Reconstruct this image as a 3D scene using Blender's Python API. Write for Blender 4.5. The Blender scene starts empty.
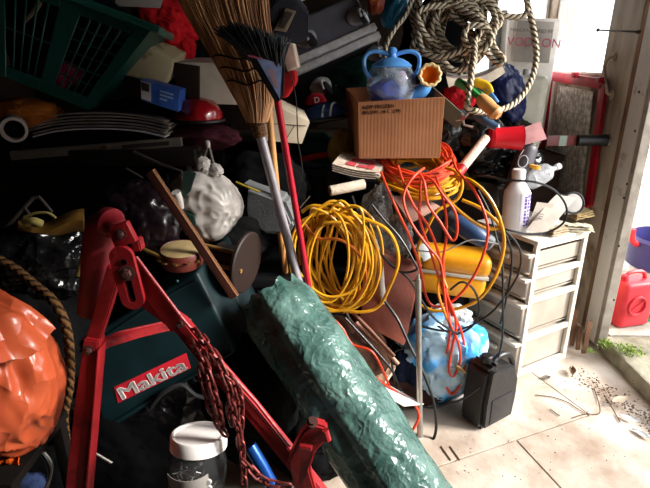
import bpy, bmesh, math, random
from mathutils import Vector, Matrix, Quaternion, noise
C = bpy.context.scene.collection
R = random.Random(7)
PI = math.pi
V = Vector
# ---------------------------------------------------------------- camera maths: a pixel plus a real distance gives a point
CAMH, PITCH, F = 1.5, math.radians(20), 500.0
SP, CP = math.sin(PITCH), math.cos(PITCH)
def ray(x, y):
    u = (x - 325) / F; v = (244 - y) / F
    return V((u, CP + v * SP, -SP + v * CP))
def P(x, y, Y):
    d = ray(x, y); return V((0, 0, CAMH)) + d * (Y / d.y)
def PX(x, y, X):
    d = ray(x, y); return V((0, 0, CAMH)) + d * (X / d.x)
def PZ(x, y, Z=0.0):
    d = ray(x, y); return V((0, 0, CAMH)) + d * ((Z - CAMH) / d.z)
# ---------------------------------------------------------------- materials
def c(h):
    h = h.lstrip('#'); r = []
    for i in (0, 2, 4):
        s = int(h[i:i+2], 16) / 255
        r.append(s / 12.92 if s <= .04045 else ((s + .055) / 1.055) ** 2.4)
    return (*r, 1)
MATS = {}
def mat(name, col=None, rough=.6, metal=0., var=.25, scale=8., bump=.0, bscale=40., kind='noise', col2=None, spec=.5,
        trans=0., alpha=1., sheen=0., coat=0., ior=1.45, stretch=(1, 1, 1), sss=0., lo=.35, hi=.65, bdist=.01):
    if name in MATS: return MATS[name]
    if rough >= .8 and spec == .5: spec = .12
    m = bpy.data.materials.new(name); m.use_nodes = True; nt = m.node_tree; N = nt.nodes; L = nt.links
    b = N['Principled BSDF']
    b.inputs['Roughness'].default_value = rough; b.inputs['Metallic'].default_value = metal
    b.inputs['Specular IOR Level'].default_value = spec; b.inputs['IOR'].default_value = ior
    b.inputs['Transmission Weight'].default_value = trans; b.inputs['Alpha'].default_value = alpha
    b.inputs['Coat Weight'].default_value = coat
    if sheen: b.inputs['Sheen Weight'].default_value = sheen
    if sss: b.inputs['Subsurface Weight'].default_value = sss; b.inputs['Subsurface Radius'].default_value = (.02, .02, .02)
    tc = N.new('ShaderNodeTexCoord'); mp = N.new('ShaderNodeMapping'); mp.inputs['Scale'].default_value = stretch
    L.new(tc.outputs['UV' if kind == 'rope' else 'Object'], mp.inputs['Vector'])
    n = N.new('ShaderNodeTexNoise'); n.inputs['Scale'].default_value = scale; n.inputs['Detail'].default_value = 6
    L.new(mp.outputs[0], n.inputs['Vector'])
    if kind == 'rope':
        n = N.new('ShaderNodeTexWave'); n.inputs['Scale'].default_value = scale; n.bands_direction = 'DIAGONAL'
        n.inputs['Distortion'].default_value = .6; L.new(mp.outputs[0], n.inputs['Vector'])
    rp = N.new('ShaderNodeValToRGB')
    a = c(col) if isinstance(col, str) else (*col, 1)
    e = c(col2) if col2 else tuple(x * (1 - var) for x in a[:3]) + (1,)
    rp.color_ramp.elements[0].color = e; rp.color_ramp.elements[1].color = a
    rp.color_ramp.elements[0].position = lo; rp.color_ramp.elements[1].position = hi
    L.new(n.outputs[0], rp.inputs[0]); L.new(rp.outputs[0], b.inputs['Base Color'])
    if bump:
        bp = N.new('ShaderNodeBump'); bp.inputs['Strength'].default_value = bump; bp.inputs['Distance'].default_value = bdist
        if kind == 'crinkle':
            dn = N.new('ShaderNodeTexNoise'); dn.inputs['Scale'].default_value = bscale * .4; dn.inputs['Detail'].default_value = 3
            L.new(mp.outputs[0], dn.inputs['Vector'])
            mx = N.new('ShaderNodeMix'); mx.data_type = 'RGBA'; mx.inputs[0].default_value = .12
            L.new(mp.outputs[0], mx.inputs[6]); L.new(dn.outputs['Color'], mx.inputs[7])
            bn = N.new('ShaderNodeTexVoronoi'); bn.inputs['Scale'].default_value = bscale; L.new(mx.outputs[2], bn.inputs['Vector'])
            L.new(bn.outputs['Distance'], bp.inputs['Height'])
        elif kind == 'wave':
            bn = N.new('ShaderNodeTexWave'); bn.inputs['Scale'].default_value = bscale; bn.inputs['Distortion'].default_value = 1.
            L.new(mp.outputs[0], bn.inputs['Vector']); L.new(bn.outputs[0], bp.inputs['Height'])
        elif kind == 'rope':
            L.new(n.outputs[0], bp.inputs['Height'])
        else:
            bn = N.new('ShaderNodeTexNoise'); bn.inputs['Scale'].default_value = bscale; bn.inputs['Detail'].default_value = 4
            L.new(mp.outputs[0], bn.inputs['Vector']); L.new(bn.outputs[0], bp.inputs['Height'])
        L.new(bp.outputs[0], b.inputs['Normal'])
    MATS[name] = m; return m
def film(name, col, rough=.15, fac=.35, bscale=18., bump=.6, rg=.25):
    """thin clear or tinted plastic film: part transparent, part glossy"""
    if name in MATS: return MATS[name]
    m = bpy.data.materials.new(name); m.use_nodes = True; nt = m.node_tree; N = nt.nodes; L = nt.links
    b = N['Principled BSDF']; b.inputs['Base Color'].default_value = c(col); b.inputs['Roughness'].default_value = rough
    out = N['Material Output']; t = N.new('ShaderNodeBsdfTransparent'); mx = N.new('ShaderNodeMixShader')
    t.inputs[0].default_value = tuple(min(1, x * .5 + .5) for x in c(col)[:3]) + (1,)
    n = N.new('ShaderNodeTexNoise'); n.inputs['Scale'].default_value = bscale; n.inputs['Detail'].default_value = 3
    tc = N.new('ShaderNodeTexCoord'); L.new(tc.outputs['Object'], n.inputs['Vector'])
    rp = N.new('ShaderNodeMapRange'); rp.inputs['To Min'].default_value = max(0, fac - rg); rp.inputs['To Max'].default_value = min(1, fac + rg)
    rp.inputs['From Min'].default_value = .3; rp.inputs['From Max'].default_value = .7
    L.new(n.outputs[0], rp.inputs[0]); L.new(rp.outputs[0], mx.inputs[0])
    bp = N.new('ShaderNodeBump'); bp.inputs['Strength'].default_value = bump; bp.inputs['Distance'].default_value = .02
    L.new(n.outputs[0], bp.inputs['Height']); L.new(bp.outputs[0], b.inputs['Normal'])
    L.new(t.outputs[0], mx.inputs[1]); L.new(b.outputs[0], mx.inputs[2]); L.new(mx.outputs[0], out.inputs['Surface'])
    MATS[name] = m; return m
# ---------------------------------------------------------------- mesh builder
def frame(o, x, y):
    x = x.normalized(); z = x.cross(y).normalized(); y = z.cross(x)
    M = Matrix((x, y, z)).transposed().to_4x4(); M.translation = o; return M
def smooth_path(pts, n=6, closed=False):
    pts = [V(p) for p in pts]; out = []; k = len(pts)
    rng = range(k) if closed else range(k - 1)
    for i in rng:
        if closed: a, b, d, e = pts[i-1], pts[i], pts[(i+1) % k], pts[(i+2) % k]
        else: a, b, d, e = pts[max(i-1, 0)], pts[i], pts[i+1], pts[min(i+2, k-1)]
        for j in range(n):
            t = j / n
            out.append(.5 * ((2*b) + (d-a)*t + (2*a-5*b+4*d-e)*t*t + (3*b-a-3*d+e)*t**3))
    if not closed: out.append(pts[-1])
    return out
class MB:
    def __init__(s): s.bm = bmesh.new(); s.M = Matrix(); s.uv = s.bm.loops.layers.uv.new('UVMap')
    def v(s, p): return s.bm.verts.new(s.M @ V(p))
    def f(s, vs):
        try: return s.bm.faces.new(vs)
        except ValueError: return None
    def hexa(s, q, d, bevel=0., seg=2):
        """q: four corners of one face, d: depth vector (or four corners of the other face)"""
        q = [V(p) for p in q]; e = [p + V(d) for p in q] if len(d) == 3 and not hasattr(d[0], '__len__') else [V(p) for p in d]
        a = [s.v(p) for p in q]; b = [s.v(p) for p in e]
        fs = [s.f(a), s.f(b[::-1])] + [s.f([a[i], b[i], b[(i+1) % 4], a[(i+1) % 4]]) for i in range(4)]
        bmesh.ops.recalc_face_normals(s.bm, faces=[x for x in fs if x])
        if bevel:
            es = list({x for k in fs if k for x in k.edges})
            bmesh.ops.bevel(s.bm, geom=es, offset=bevel, segments=seg, affect='EDGES', profile=.6)
        return s
    def box(s, cn, sz, rot=None, bevel=0., seg=2):
        cn = V(cn); x, y, z = (k / 2 for k in sz); m = rot or Matrix.Identity(3)
        q = [cn + m @ V(p) for p in ((-x, -y, -z), (x, -y, -z), (x, -y, z), (-x, -y, z))]
        e = [cn + m @ V(p) for p in ((-x, y, -z), (x, y, -z), (x, y, z), (-x, y, z))]
        return s.hexa(q, e, bevel, seg)
    def prism(s, pts, d, bevel=0.):
        a = [s.v(p) for p in pts]; b = [s.v(V(p) + V(d)) for p in pts]; n = len(a)
        fs = [s.f(a), s.f(b[::-1])] + [s.f([a[i], b[i], b[(i+1) % n], a[(i+1) % n]]) for i in range(n)]
        bmesh.ops.recalc_face_normals(s.bm, faces=[x for x in fs if x])
        if bevel: bmesh.ops.bevel(s.bm, geom=list({x for k in fs if k for x in k.edges}), offset=bevel, segments=2, affect='EDGES')
        return s
    def tube(s, pts, r, seg=8, closed=False, n=0, twist=0., amp=0., flat=1., cap=True, up=None):
        if n: pts = smooth_path(pts, n, closed)
        pts = [V(p) for p in pts]; k = len(pts)
        rr = r if hasattr(r, '__len__') else None
        def rad(i): return (rr[0] + (rr[-1] - rr[0]) * i / (k - 1)) if rr and len(rr) == 2 else (rr[min(int(i * len(rr) / k), len(rr)-1)] if rr else r)
        t0 = (pts[1] - pts[0]).normalized(); ref = up or (V((0, 0, 1)) if abs(t0.z) < .9 else V((1, 0, 0)))
        nrm = (ref - t0 * ref.dot(t0)).normalized(); L = 0; rings = []
        for i in range(k):
            a = pts[i-1] if (i or closed) else pts[0]; b = pts[(i+1) % k] if (i < k-1 or closed) else pts[-1]
            t = (b - a).normalized() if (b - a).length > 1e-9 else t0
            nrm = (nrm - t * nrm.dot(t)); nrm = nrm.normalized() if nrm.length > 1e-6 else t.orthogonal().normalized()
            bi = t.cross(nrm)
            if i: L += (pts[i] - pts[i-1]).length
            ring = []
            for j in range(seg):
                th = 2 * PI * j / seg; q = rad(i) * (1 + amp * math.cos(3 * (th + twist * L)) if amp else 1)
                ring.append(s.v(pts[i] + nrm * (math.cos(th) * q) + bi * (math.sin(th) * q * flat)))
            rings.append((ring, L))
        for i in range(k if closed else k - 1):
            (a, la), (b, lb) = rings[i], rings[(i+1) % k]
            if lb < la: lb = la + .005
            for j in range(seg):
                f = s.f([a[j], a[(j+1) % seg], b[(j+1) % seg], b[j]])
                if f:
                    for lp, w in zip(f.loops, ((j/seg, la), ((j+1)/seg, la), ((j+1)/seg, lb), (j/seg, lb))): lp[s.uv].uv = w
        if cap and not closed: s.f(rings[0][0][::-1]); s.f(rings[-1][0])
        return s
    def lathe(s, prof, o, ax, seg=28, cap=True, sx=1., ref=None):
        """prof: (radius, height) pairs along axis ax from o"""
        ax = V(ax).normalized(); o = V(o); x = (ref - ax * ref.dot(ax)).normalized() if ref else ax.orthogonal().normalized(); y = ax.cross(x); rings = []
        for r, h in prof:
            rings.append([s.v(o + ax * h + x * (r * math.cos(2*PI*j/seg)) + y * (r * sx * math.sin(2*PI*j/seg))) for j in range(seg)])
        for a, b in zip(rings, rings[1:]):
            for j in range(seg): s.f([a[j], a[(j+1) % seg], b[(j+1) % seg], b[j]])
        if cap: s.f(rings[0][::-1]); s.f(rings[-1])
        return s
    def blob(s, cn, rad, rot=None, sub=4, amp=.1, fr=3., ridge=0., seed=0, fn=None, rfr=None):
        m = rot or Matrix.Identity(3); cn = V(cn)
        r = bmesh.ops.create_icosphere(s.bm, subdivisions=sub, radius=1)
        for v in r['verts']:
            n = v.co.normalized(); q = n * fr + V((seed*3.1, seed, 0)); k = 1 + amp * noise.noise(q)
            if ridge:
                q2 = n * (rfr or fr*2) + V((seed, 0, seed*2.)); w = noise.noise_vector(q2 * .5)
                k += ridge * (1 - 2*abs(noise.noise(q2 + w))) * .5
            p = V((n.x*rad[0], n.y*rad[1], n.z*rad[2])) * k
            if fn: p = fn(p, n)
            v.co = s.M @ (cn + m @ p)
        return s
    def sheet(s, fn, nu, nv, th=.003, closed_u=False):
        """surface fn(u,v)->point, with thickness th along its normal"""
        e = 1e-3; A = []; B = []
        for i in range(nu + 1):
            ra = []; rb = []
            for j in range(nv + 1):
                u, w = i / nu, j / nv; p = V(fn(u, w))
                du = V(fn(min(u+e, 1), w)) - V(fn(max(u-e, 0), w)); dv = V(fn(u, min(w+e, 1))) - V(fn(u, max(w-e, 0)))
                n = du.cross(dv); n = n.normalized() if n.length > 1e-12 else V((0, 0, 1))
                ra.append(s.v(p + n*th/2)); rb.append(s.v(p - n*th/2))
            A.append(ra); B.append(rb)
        for i in range(nu):
            for j in range(nv):
                f = s.f([A[i][j], A[i+1][j], A[i+1][j+1], A[i][j+1]])
                if f:
                    for lp, w in zip(f.loops, ((i, j), (i+1, j), (i+1, j+1), (i, j+1))): lp[s.uv].uv = (w[0]/nu, w[1]/nv)
                s.f([B[i][j+1], B[i+1][j+1], B[i+1][j], B[i][j]])
        for i in range(nu):
            s.f([A[i+1][0], A[i][0], B[i][0], B[i+1][0]]); s.f([A[i][nv], A[i+1][nv], B[i+1][nv], B[i][nv]])
        for j in range(nv):
            s.f([A[0][j], A[0][j+1], B[0][j+1], B[0][j]]); s.f([A[nu][j+1], A[nu][j], B[nu][j], B[nu][j+1]])
        return s
    def ring(s, cn, ax, R0, r, seg=24, rs=8, a0=0., a1=2*PI, sx=1., ref=None):
        ax = V(ax).normalized(); x = (ref - ax*ref.dot(ax)).normalized() if ref else ax.orthogonal().normalized(); y = ax.cross(x)
        full = abs(a1 - a0 - 2*PI) < 1e-6; k = seg if full else seg + 1
        pts = [V(cn) + x*(R0*math.cos(a0+(a1-a0)*i/seg)) + y*(R0*sx*math.sin(a0+(a1-a0)*i/seg)) for i in range(k)]
        return s.tube(pts, r, rs, closed=full)
    def text(s, body, o, x, y, size, th=.0006, align='CENTER'):
        cu = bpy.data.curves.new('t', 'FONT'); cu.body = body; cu.size = size; cu.extrude = th; cu.align_x = align; cu.align_y = 'CENTER'
        ob = bpy.data.objects.new('t', cu); C.objects.link(ob); bpy.context.view_layer.update()
        me = bpy.data.meshes.new_from_object(ob.evaluated_get(bpy.context.evaluated_depsgraph_get()))
        me.transform(frame(V(o), V(x), V(y))); s.bm.from_mesh(me)
        bpy.data.objects.remove(ob); bpy.data.curves.remove(cu); bpy.data.meshes.remove(me); return s
    def build(s, name, m, parent=None, smooth=True, label=None, angle=38):
        me = bpy.data.meshes.new(name)
        bmesh.ops.recalc_face_normals(s.bm, faces=s.bm.faces[:]) if len(s.bm.faces) < 60000 else None
        s.bm.to_mesh(me); s.bm.free(); me.materials.append(m)
        if smooth:
            me.polygons.foreach_set('use_smooth', [True] * len(me.polygons)); me.set_sharp_from_angle(angle=math.radians(angle))
        o = bpy.data.objects.new(name, me); C.objects.link(o); o.parent = parent
        if label: o['label'] = label
        return o
def tag(o, label, cat, group=None, kind=None):
    o['label'] = label; o['category'] = cat
    if group: o['group'] = group
    if kind: o['kind'] = kind
    return o
def thing(name, label, cat, group=None):
    o = bpy.data.objects.new(name, None); o.empty_display_size = .05; C.objects.link(o); return tag(o, label, cat, group)
def struct(name, mb, m, smooth=False):
    o = mb.build(name, m, None, smooth); o['kind'] = 'structure'; return o
def wob(k, a): return V((noise.noise(V((k*1.7, a, 0))), noise.noise(V((a, k*1.3, 5))), noise.noise(V((k, 9, a)))))
def px(path, dY=0.): return [P(x, y, Y + dY) for x, y, Y in path]
def rot3(ax, deg): return Matrix.Rotation(math.radians(deg), 3, ax)
def basis(x, y):
    x = V(x).normalized(); z = x.cross(V(y)).normalized(); return Matrix((x, z.cross(x), z)).transposed()
# ================================================================ the shed
M_wood_dark = mat('dark_boards', '#3a2c22', .85, var=.5, scale=3, bump=.3, stretch=(1, 1, .2))
M_plaster = mat('stained_plaster', '#cdbba6', .9, col2='#836650', scale=4.5, bump=.5, bscale=22, lo=.36, hi=.56)
M_board = mat('weathered_board', '#cbbda8', .75, col2='#97806a', scale=9, bump=.3, bscale=30, stretch=(1, 1, .25), lo=.3, hi=.55)
M_brown = mat('bare_brown_board', '#ab8a6f', .85, col2='#6d4e3b', scale=7, bump=.4, bscale=30, stretch=(1, 1, .3))
M_white = mat('chipped_white_paint', '#d8d2ca', .5, col2='#9c8b7c', scale=14, bump=.2, bscale=40, lo=.22, hi=.4)
M_grey = mat('grey_jamb_paint', '#a2988c', .7, col2='#81766b', scale=12, bump=.2)
M_floor = mat('worn_floor_board', '#cdbfb0', .6, col2='#9a8471', scale=4.5, bump=.35, bscale=26, lo=.3, hi=.6)
M_conc = mat('mossy_concrete', '#a39b88', .9, col2='#5c584a', scale=7, bump=.7, bscale=40, lo=.3, hi=.6)
M_out = mat('pale_paving', '#c9c2b6', .9, col2='#8d877c', scale=5, bump=.4, bscale=30)
XW = 1.55
# floor: a dark sub-floor with sheets of worn board that leave thin cracks between them
f = MB(); f.box((-.2, 1.3, -.06), (4.0, 5.4, .08))
pc, pa, pb = PZ(516, 440), PZ(572, 500), PZ(425, 471)
dA = (pa - pc).normalized(); dB = (pc - pb).normalized()
nA = V((-dA.y, dA.x, 0)); nB = V((-dB.y, dB.x, 0)); g = .0035
if nB.y < 0: nB = -nB
if nA.x < 0: nA = -nA
def panel(a, b, d, e): f.hexa([V((p.x, p.y, 0)) for p in (a, b, d, e)], V((0, 0, -.018)), .0012, 1)
far = 3.4
panel(pb - dB*3 + nB*g, pc + dB*0.42 + nB*g, pc + dB*.42 + nB*1.9, pb - dB*3 + nB*1.9)
panel(pc - nB*g - nA*g, pb - dB*3 - nB*g - nA*g, pb - dB*3 - nB*g - nA*g + dA*3, pc - nB*g - nA*g + dA*3)
panel(pc - nB*g + nA*g, pc + dA*3 - nB*g + nA*g, pc + dA*3 + dB*1.4 - nB*g, pc + dB*.52 - nB*g)
q0 = pc + dB*.425 + nB*g
panel(q0, PZ(600, 398), PZ(575, 368), q0 + nB*1.0)
struct('floor', f, M_floor)
# a cut slot in the boards, drawn as two thin brown strips
s = MB()
for x in (440, 449): s.hexa([PZ(x, 447, .0008), PZ(x+1.2, 446, .0008), PZ(x+11.2, 460, .0008), PZ(x+10, 461, .0008)], V((0, 0, .0012)))
struct('trim_1', s, mat('slot_brown', '#4a382c', .9))
w = MB()
w.box((XW+.006, 2.695, 1.15), (.016, .47, 2.3)); w.box((XW+.06, 3.295, .715), (.12, .73, 1.43)); w.box((XW+.06, 3.295, 2.26), (.12, .73, .08))
w.box((XW+.06, 3.75, 1.15), (.12, .18, 2.3)); w.box((XW+.06, .9, 2.255), (.12, 3.1, .13)); w.box((XW+.06, -.5, 1.15), (.12, 1.7, 2.3))
struct('wall_right', w, M_plaster)
w = MB(); w.box((-1.0, 3.84, 1.15), (3.3, .12, 2.3)); w.box((1.16, 3.84, .7), (1.02, .12, 1.4)); w.box((1.16, 3.84, 2.27), (1.02, .12, .1))
struct('wall_back', w, M_wood_dark)
w = MB(); w.box((-2.16, 1.3, 1.15), (.12, 5.2, 2.3)); struct('wall_left', w, M_wood_dark)
w = MB(); w.box((-.2, -1.36, 1.15), (4.0, .12, 2.3)); struct('wall_front', w, M_wood_dark)
w = MB(); w.box((-.2, 1.25, 2.36), (4.2, 5.4, .1)); struct('ceiling', w, M_wood_dark)
def window(name, y0, y1, z0, z1, x=None, bars=(), plane='x'):
    f = MB(); g = MB(); t = .014
    def bx(a0, a1, b0, b1, mb, th):
        if plane == 'x': mb.box((x, (a0+a1)/2, (b0+b1)/2), (th, a1-a0, b1-b0), bevel=.002 if mb is f else 0)
        else: mb.box(((a0+a1)/2, x, (b0+b1)/2), (a1-a0, th, b1-b0), bevel=.002 if mb is f else 0)
    bx(y0, y0+t, z0, z1, f, .05); bx(y1-t, y1, z0, z1, f, .05); bx(y0+t, y1-t, z0, z0+t, f, .05); bx(y0+t, y1-t, z1-t, z1, f, .05)
    for b in bars: bx(b-.012, b+.012, z0+t, z1-t, f, .04)
    o = struct(name, f, M_white); bx(y0+t, y1-t, z0+t, z1-t, g, .004)
    g.build('window_pane', film('window_glass', '#ffffff', .08, .1, 6, .1), o, smooth=False)
window('window_1', 2.93, 3.66, 1.43, 2.22, XW+.03)
window('window_2', .65, 1.54, 1.40, 2.22, 3.81, (), 'y')
# board with the pull handle, brown board, white post and grey jamb
b = MB(); b.box((XW-.006, 2.795, 1.5), (.014, .285, 1.55), bevel=.003); struct('trim_2', b, M_board)
b = MB(); b.box((XW-.003, 2.612, 1.15), (.03, .065, 2.28), bevel=.004); struct('trim_3', b, M_brown)
b = MB(); b.box((XW-.014, 2.515, 1.14), (.048, .115, 2.26), bevel=.006); o = struct('trim_4', b, M_white)
b = MB()
for x, y in ((639, 92), (635, 131), (627, 184), (624, 198), (619, 246), (614, 300)):
    p = PX(x, y, XW-.0385); b.lathe([(.007, 0), (.0065, .0012)], p, V((-1, 0, 0)), 10, ref=V((0, 0, 1)))
b.build('rusty_nail_hole', mat('rust_black', '#2c1812', .9), o)
b = MB(); b.box((XW-.012, 2.437, 1.14), (.05, .035, 2.26), bevel=.004); struct('trim_5', b, M_grey)
# concrete doorstep
b = MB(); b.box((XW+.24, 1.2, .012), (.5, 2.5, .10), bevel=.012); struct('doorstep', b, M_conc)
b = MB(); b.box((4.6, 2.0, -.07), (6, 9, .1)); b.box((2.06, 3.16, .02), (.92, 1.4, .079)); struct('ground', b, M_out)
b = MB(); b.box((5.5, 3.0, 1.0), (.2, 8, 2.1)); struct('wall_garden', b, mat('white_render', '#e8e4dc', .9))
# -------- hardware on the right-hand boards
t = thing('door_pull', 'pale painted metal pull handle screwed to the board beside the window', 'handle')
a0, a1 = PX(614, 57, XW-.018), PX(612, 95, XW-.018)
for p in (a0, a1):
    m = MB(); m.lathe([(.022, 0), (.024, .003), (.018, .005)], p, V((-1, 0, 0)), 18); pl = m.build('mounting_plate', M_board, t)
    m = MB()
    for dz, dy in ((.012, -.01), (-.012, -.01), (0, .013)): m.lathe([(.003, 0), (.002, .0015)], p + V((-.005, dy, dz)), V((-1, 0, 0)), 8)
    m.build('screw', mat('rust', '#5a3626', .7), pl)
m = MB(); o = V((-.035, 0, 0)); m.tube([a0+V((-.004, 0, 0)), a0+o*.8+V((0, 0, -.01)), a0+o+V((0, .008, -.05)), a1+o+V((0, .008, .05)), a1+o*.8+V((0, 0, .01)), a1+V((-.004, 0, 0))], .007, 8, n=5)
m.build('grip', M_board, t)
m = MB(); a = PX(640, 32, XW-.01); e = P(598, 30, 2.46)
m.tube([a, e], .0045, 8); m.tube([e + (e-a).normalized()*.002, e], .009, 8)
m.tube([a + V((0, .02, 0)), a + V((-.012, 0, .0)), a + V((0, -.02, 0))], .009, 8)
tag(m.build('spike_nail', mat('grey_steel', '#6d6a66', .45, .7)), 'long grey nail sticking out of the board above the pull handle', 'nail')
# -------- outdoors
red_plastic = mat('faded_red_plastic', '#d8343c', .45, col2='#b82430', scale=6)
t = thing('fuel_can', 'red plastic fuel can standing outside the doorway', 'fuel can')
o = PZ(631, 329, .06) + V((.0, .02, 0)); m = MB(); B = basis(V((1, .25, 0)), V((0, 1, 0)))
m.box(o + V((.01, .06, .14)), (.21, .13, .28), B, .03, 3); body = m.build('body', red_plastic, t)
m = MB(); q = o + B @ V((.0, -.012, .14))
m.ring(q + V((.01, .0, 0)), B @ V((0, 1, 0)), .055, .008, 24, 6); m.tube([q + B @ V((-.03, 0, -.03)), q + B @ V((.05, 0, .03))], .006, 6)
m.build('embossed_ring', red_plastic, body)
m = MB(); q = o + V((.01, .06, .28)); m.tube([q + B @ V((-.07, 0, 0)), q + B @ V((-.05, 0, .04)), q + B @ V((.04, 0, .04)), q + B @ V((.07, 0, 0))], .011, 8, n=5)
m.build('handle', red_plastic, t)
m = MB(); m.lathe([(.02, -.01), (.02, .03), (.012, .034)], q + B @ V((-.07, 0, -.0)), V((-.3, 0, 1)), 14); m.build('cap', mat('red_cap', '#c01f2c', .5), t)
t = thing('plastic_tub', 'dark blue and white plastic tub outside behind the fuel can', 'tub')
o = PZ(652, 300, 0) + V((.12, .15, 0)); m = MB(); m.lathe([(.12, 0), (.17, .03), (.2, .2), (.19, .2), (.15, .03)], o, V((0, 0, 1)), 28); m.build('base', mat('white_plastic', '#e6e3e4', .4), t)
m = MB(); m.lathe([(.2, .18), (.23, .2), (.24, .38), (.22, .4), (.2, .2)], o, V((0, 0, 1)), 28); m.build('rim', mat('indigo_plastic', '#3d3a78', .4), t)
m = MB(); m.tube([o + V((-.24, -.05, .36)), o + V((-.29, -.07, .40)), o + V((-.31, -.08, .48))], .02, 8, n=4); m.build('grip', red_plastic, t)
m = MB(); m.tube(px([(628, 258, 3.2), (640, 264, 3.2), (650, 258, 3.2), (668, 230, 3.2), (690, 238, 3.2)]), .012, 8, n=6)
tag(m.build('garden_hose', mat('dark_rubber', '#4a4a50', .5)), 'dark curved hose hanging outside above the tub', 'hose')
m = MB(); o = PZ(644, 326, .06) + V((.1, .05, 0)); m.prism([o + V(p) for p in ((-.06, 0, 0), (.08, 0, 0), (.07, .0, .05), (.0, 0, .1), (-.05, 0, .03))], V((.01, .08, 0)), .006)
tag(m.build('green_scoop', mat('green_plastic', '#2f9a62', .4)), 'small green plastic piece on the ground beside the fuel can', 'scoop')
# weeds and moss at the foot of the post
def sprig(name, cen, n, h, r, m_, label):
    m = MB()
    for k in range(n):
        a = R.uniform(0, 2*PI); d = V((math.cos(a), math.sin(a), 0)); p = cen + d * R.uniform(0, r)
        for j in range(4):
            q = p + V((R.uniform(-1, 1), R.uniform(-1, 1), R.uniform(0, 1)))*h*.6; s_ = R.uniform(.25, .5)*h
            e = V((R.uniform(-1, 1), R.uniform(-1, 1), R.uniform(.2, 1))).normalized(); w_ = e.orthogonal().normalized()
            m.prism([q, q + e*s_*.5 + w_*s_*.35, q + e*s_, q + e*s_*.5 - w_*s_*.35], e.cross(w_)*.0008)
    tag(m.build(name, m_, smooth=False), label, name.replace('_', ' '), kind='stuff')
M_leaf = mat('fresh_leaf', '#8fa53a', .6, col2='#5a7326', scale=30)
sprig('moss', PZ(606, 345, .06), 40, .03, .05, M_leaf, 'green moss at the foot of the door post')
sprig('weeds', PZ(628, 352, .07), 60, .035, .07, M_leaf, 'yellow green weeds growing on the concrete doorstep')
sprig('clover', PZ(590, 352, .03), 26, .02, .03, M_leaf, 'green clover in the corner between the post and the doorstep')
# debris on the floor
M_dirt = mat('dark_dirt', '#5f4a3b', .95, col2='#33261d', scale=30)
m = MB()
for k in range(420):
    t_ = R.random() ** .8; p = PZ(577 + 88*t_ + R.gauss(0, 4), 372 + 60*t_ + R.gauss(0, 4)); s_ = R.uniform(.001, .0055)
    m.box(p + V((0, 0, s_*.3)), (s_*R.uniform(.8, 3), s_, s_*.5), rot3('Z', R.uniform(0, 180)))
for k in range(120):
    p = PZ(R.uniform(450, 640), R.uniform(380, 480)); s_ = R.uniform(.001, .0035)
    m.box(p + V((0, 0, s_*.3)), (s_*R.uniform(.8, 2), s_, s_*.5), rot3('Z', R.uniform(0, 180)))
tag(m.build('dirt', M_dirt, smooth=False), 'brown dirt and crumbs swept along the doorstep edge', 'dirt', kind='stuff')
def leaf(name, x, y, L, w_, col, label, ang, cat='leaf', h=.004):
    m = MB(); p = PZ(x, y, h + .003); a = math.radians(ang); X = V((math.cos(a), math.sin(a), .05)); Y = V((-math.sin(a), math.cos(a), .0))
    m.sheet(lambda u, v: p + X*((u-.5)*L) + Y*((v-.5)*w_*math.sin(PI*min(max(u*.9+.05, 0), 1))) + V((0, 0, h*(2*v-1)**2*1.5 + .003*noise.noise(V((u*5, v*5, x))))), 10, 5, .001)
    tag(m.build(name, mat('leaf_'+col.strip('#'), col, .7, scale=40)), label, cat)
leaf('dry_leaf', 620, 400, .09, .04, '#b9a48d', 'curled pale brown dead leaf near the doorstep', 20)
leaf('paint_flake', 629, 419, .075, .035, '#d9dde0', 'large white flake of paint on the floor near the doorstep', -40, 'paint flake')
leaf('paint_flake', 641, 434, .075, .03, '#d5d9dc', 'white paint flake nearest the right edge of the floor', -60, 'paint flake')
leaf('dry_leaf', 546, 378, .05, .03, '#6f665e', 'grey crumpled scrap on the floor under the drawer tower', 10)
leaf('dry_leaf', 572, 372, .07, .035, '#7b5d45', 'brown dead leaf at the corner of the drawer tower', 70, h=.01)
for i, (pts, lab) in enumerate([([(535, 395), (552, 397), (567, 402), (578, 409), (585, 413)], 'long thin bent twig lying on the floor boards'), ([(604, 395), (611, 406), (620, 422)], 'short pale straight twig near the doorstep'),
                 ([(550, 409), (560, 416)], 'tiny twig on the floor in front of the drawer tower'), ([(594, 388), (600, 412), (585, 414), (572, 418)], 'kinked twig lying across the floor crack')]):
    m = MB(); m.tube([PZ(x, y, .005) for x, y in pts], .0022, 6, n=5); tag(m.build('twig', mat('twig_brown', '#5c4638', .8)), lab, 'twig')
# bare rotten lath and rubble in the corner between tower and post
M_rot = mat('rotten_wood', '#7d5b45', .9, col2='#3f2a1f', scale=12, bump=.6, bscale=30, stretch=(1, 1, .3))
for k, (x, y, h) in enumerate([(571, 352, .2), (577, 356, .11), (583, 360, .16)]):
    m = MB(); p = PZ(x, y, 0) + V((.02, .06, 0)); m.hexa([p, p + V((.025, 0, 0)), p + V((.04+.01*k, .05, h)), p + V((.01+.01*k, .05, h*1.06))], V((.005, .015, 0)), .002)
    tag(m.build('broken_lath', M_rot), 'splintered brown wooden lath behind the foot of the drawer tower', 'lath', 'broken laths by the door post')
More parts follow.
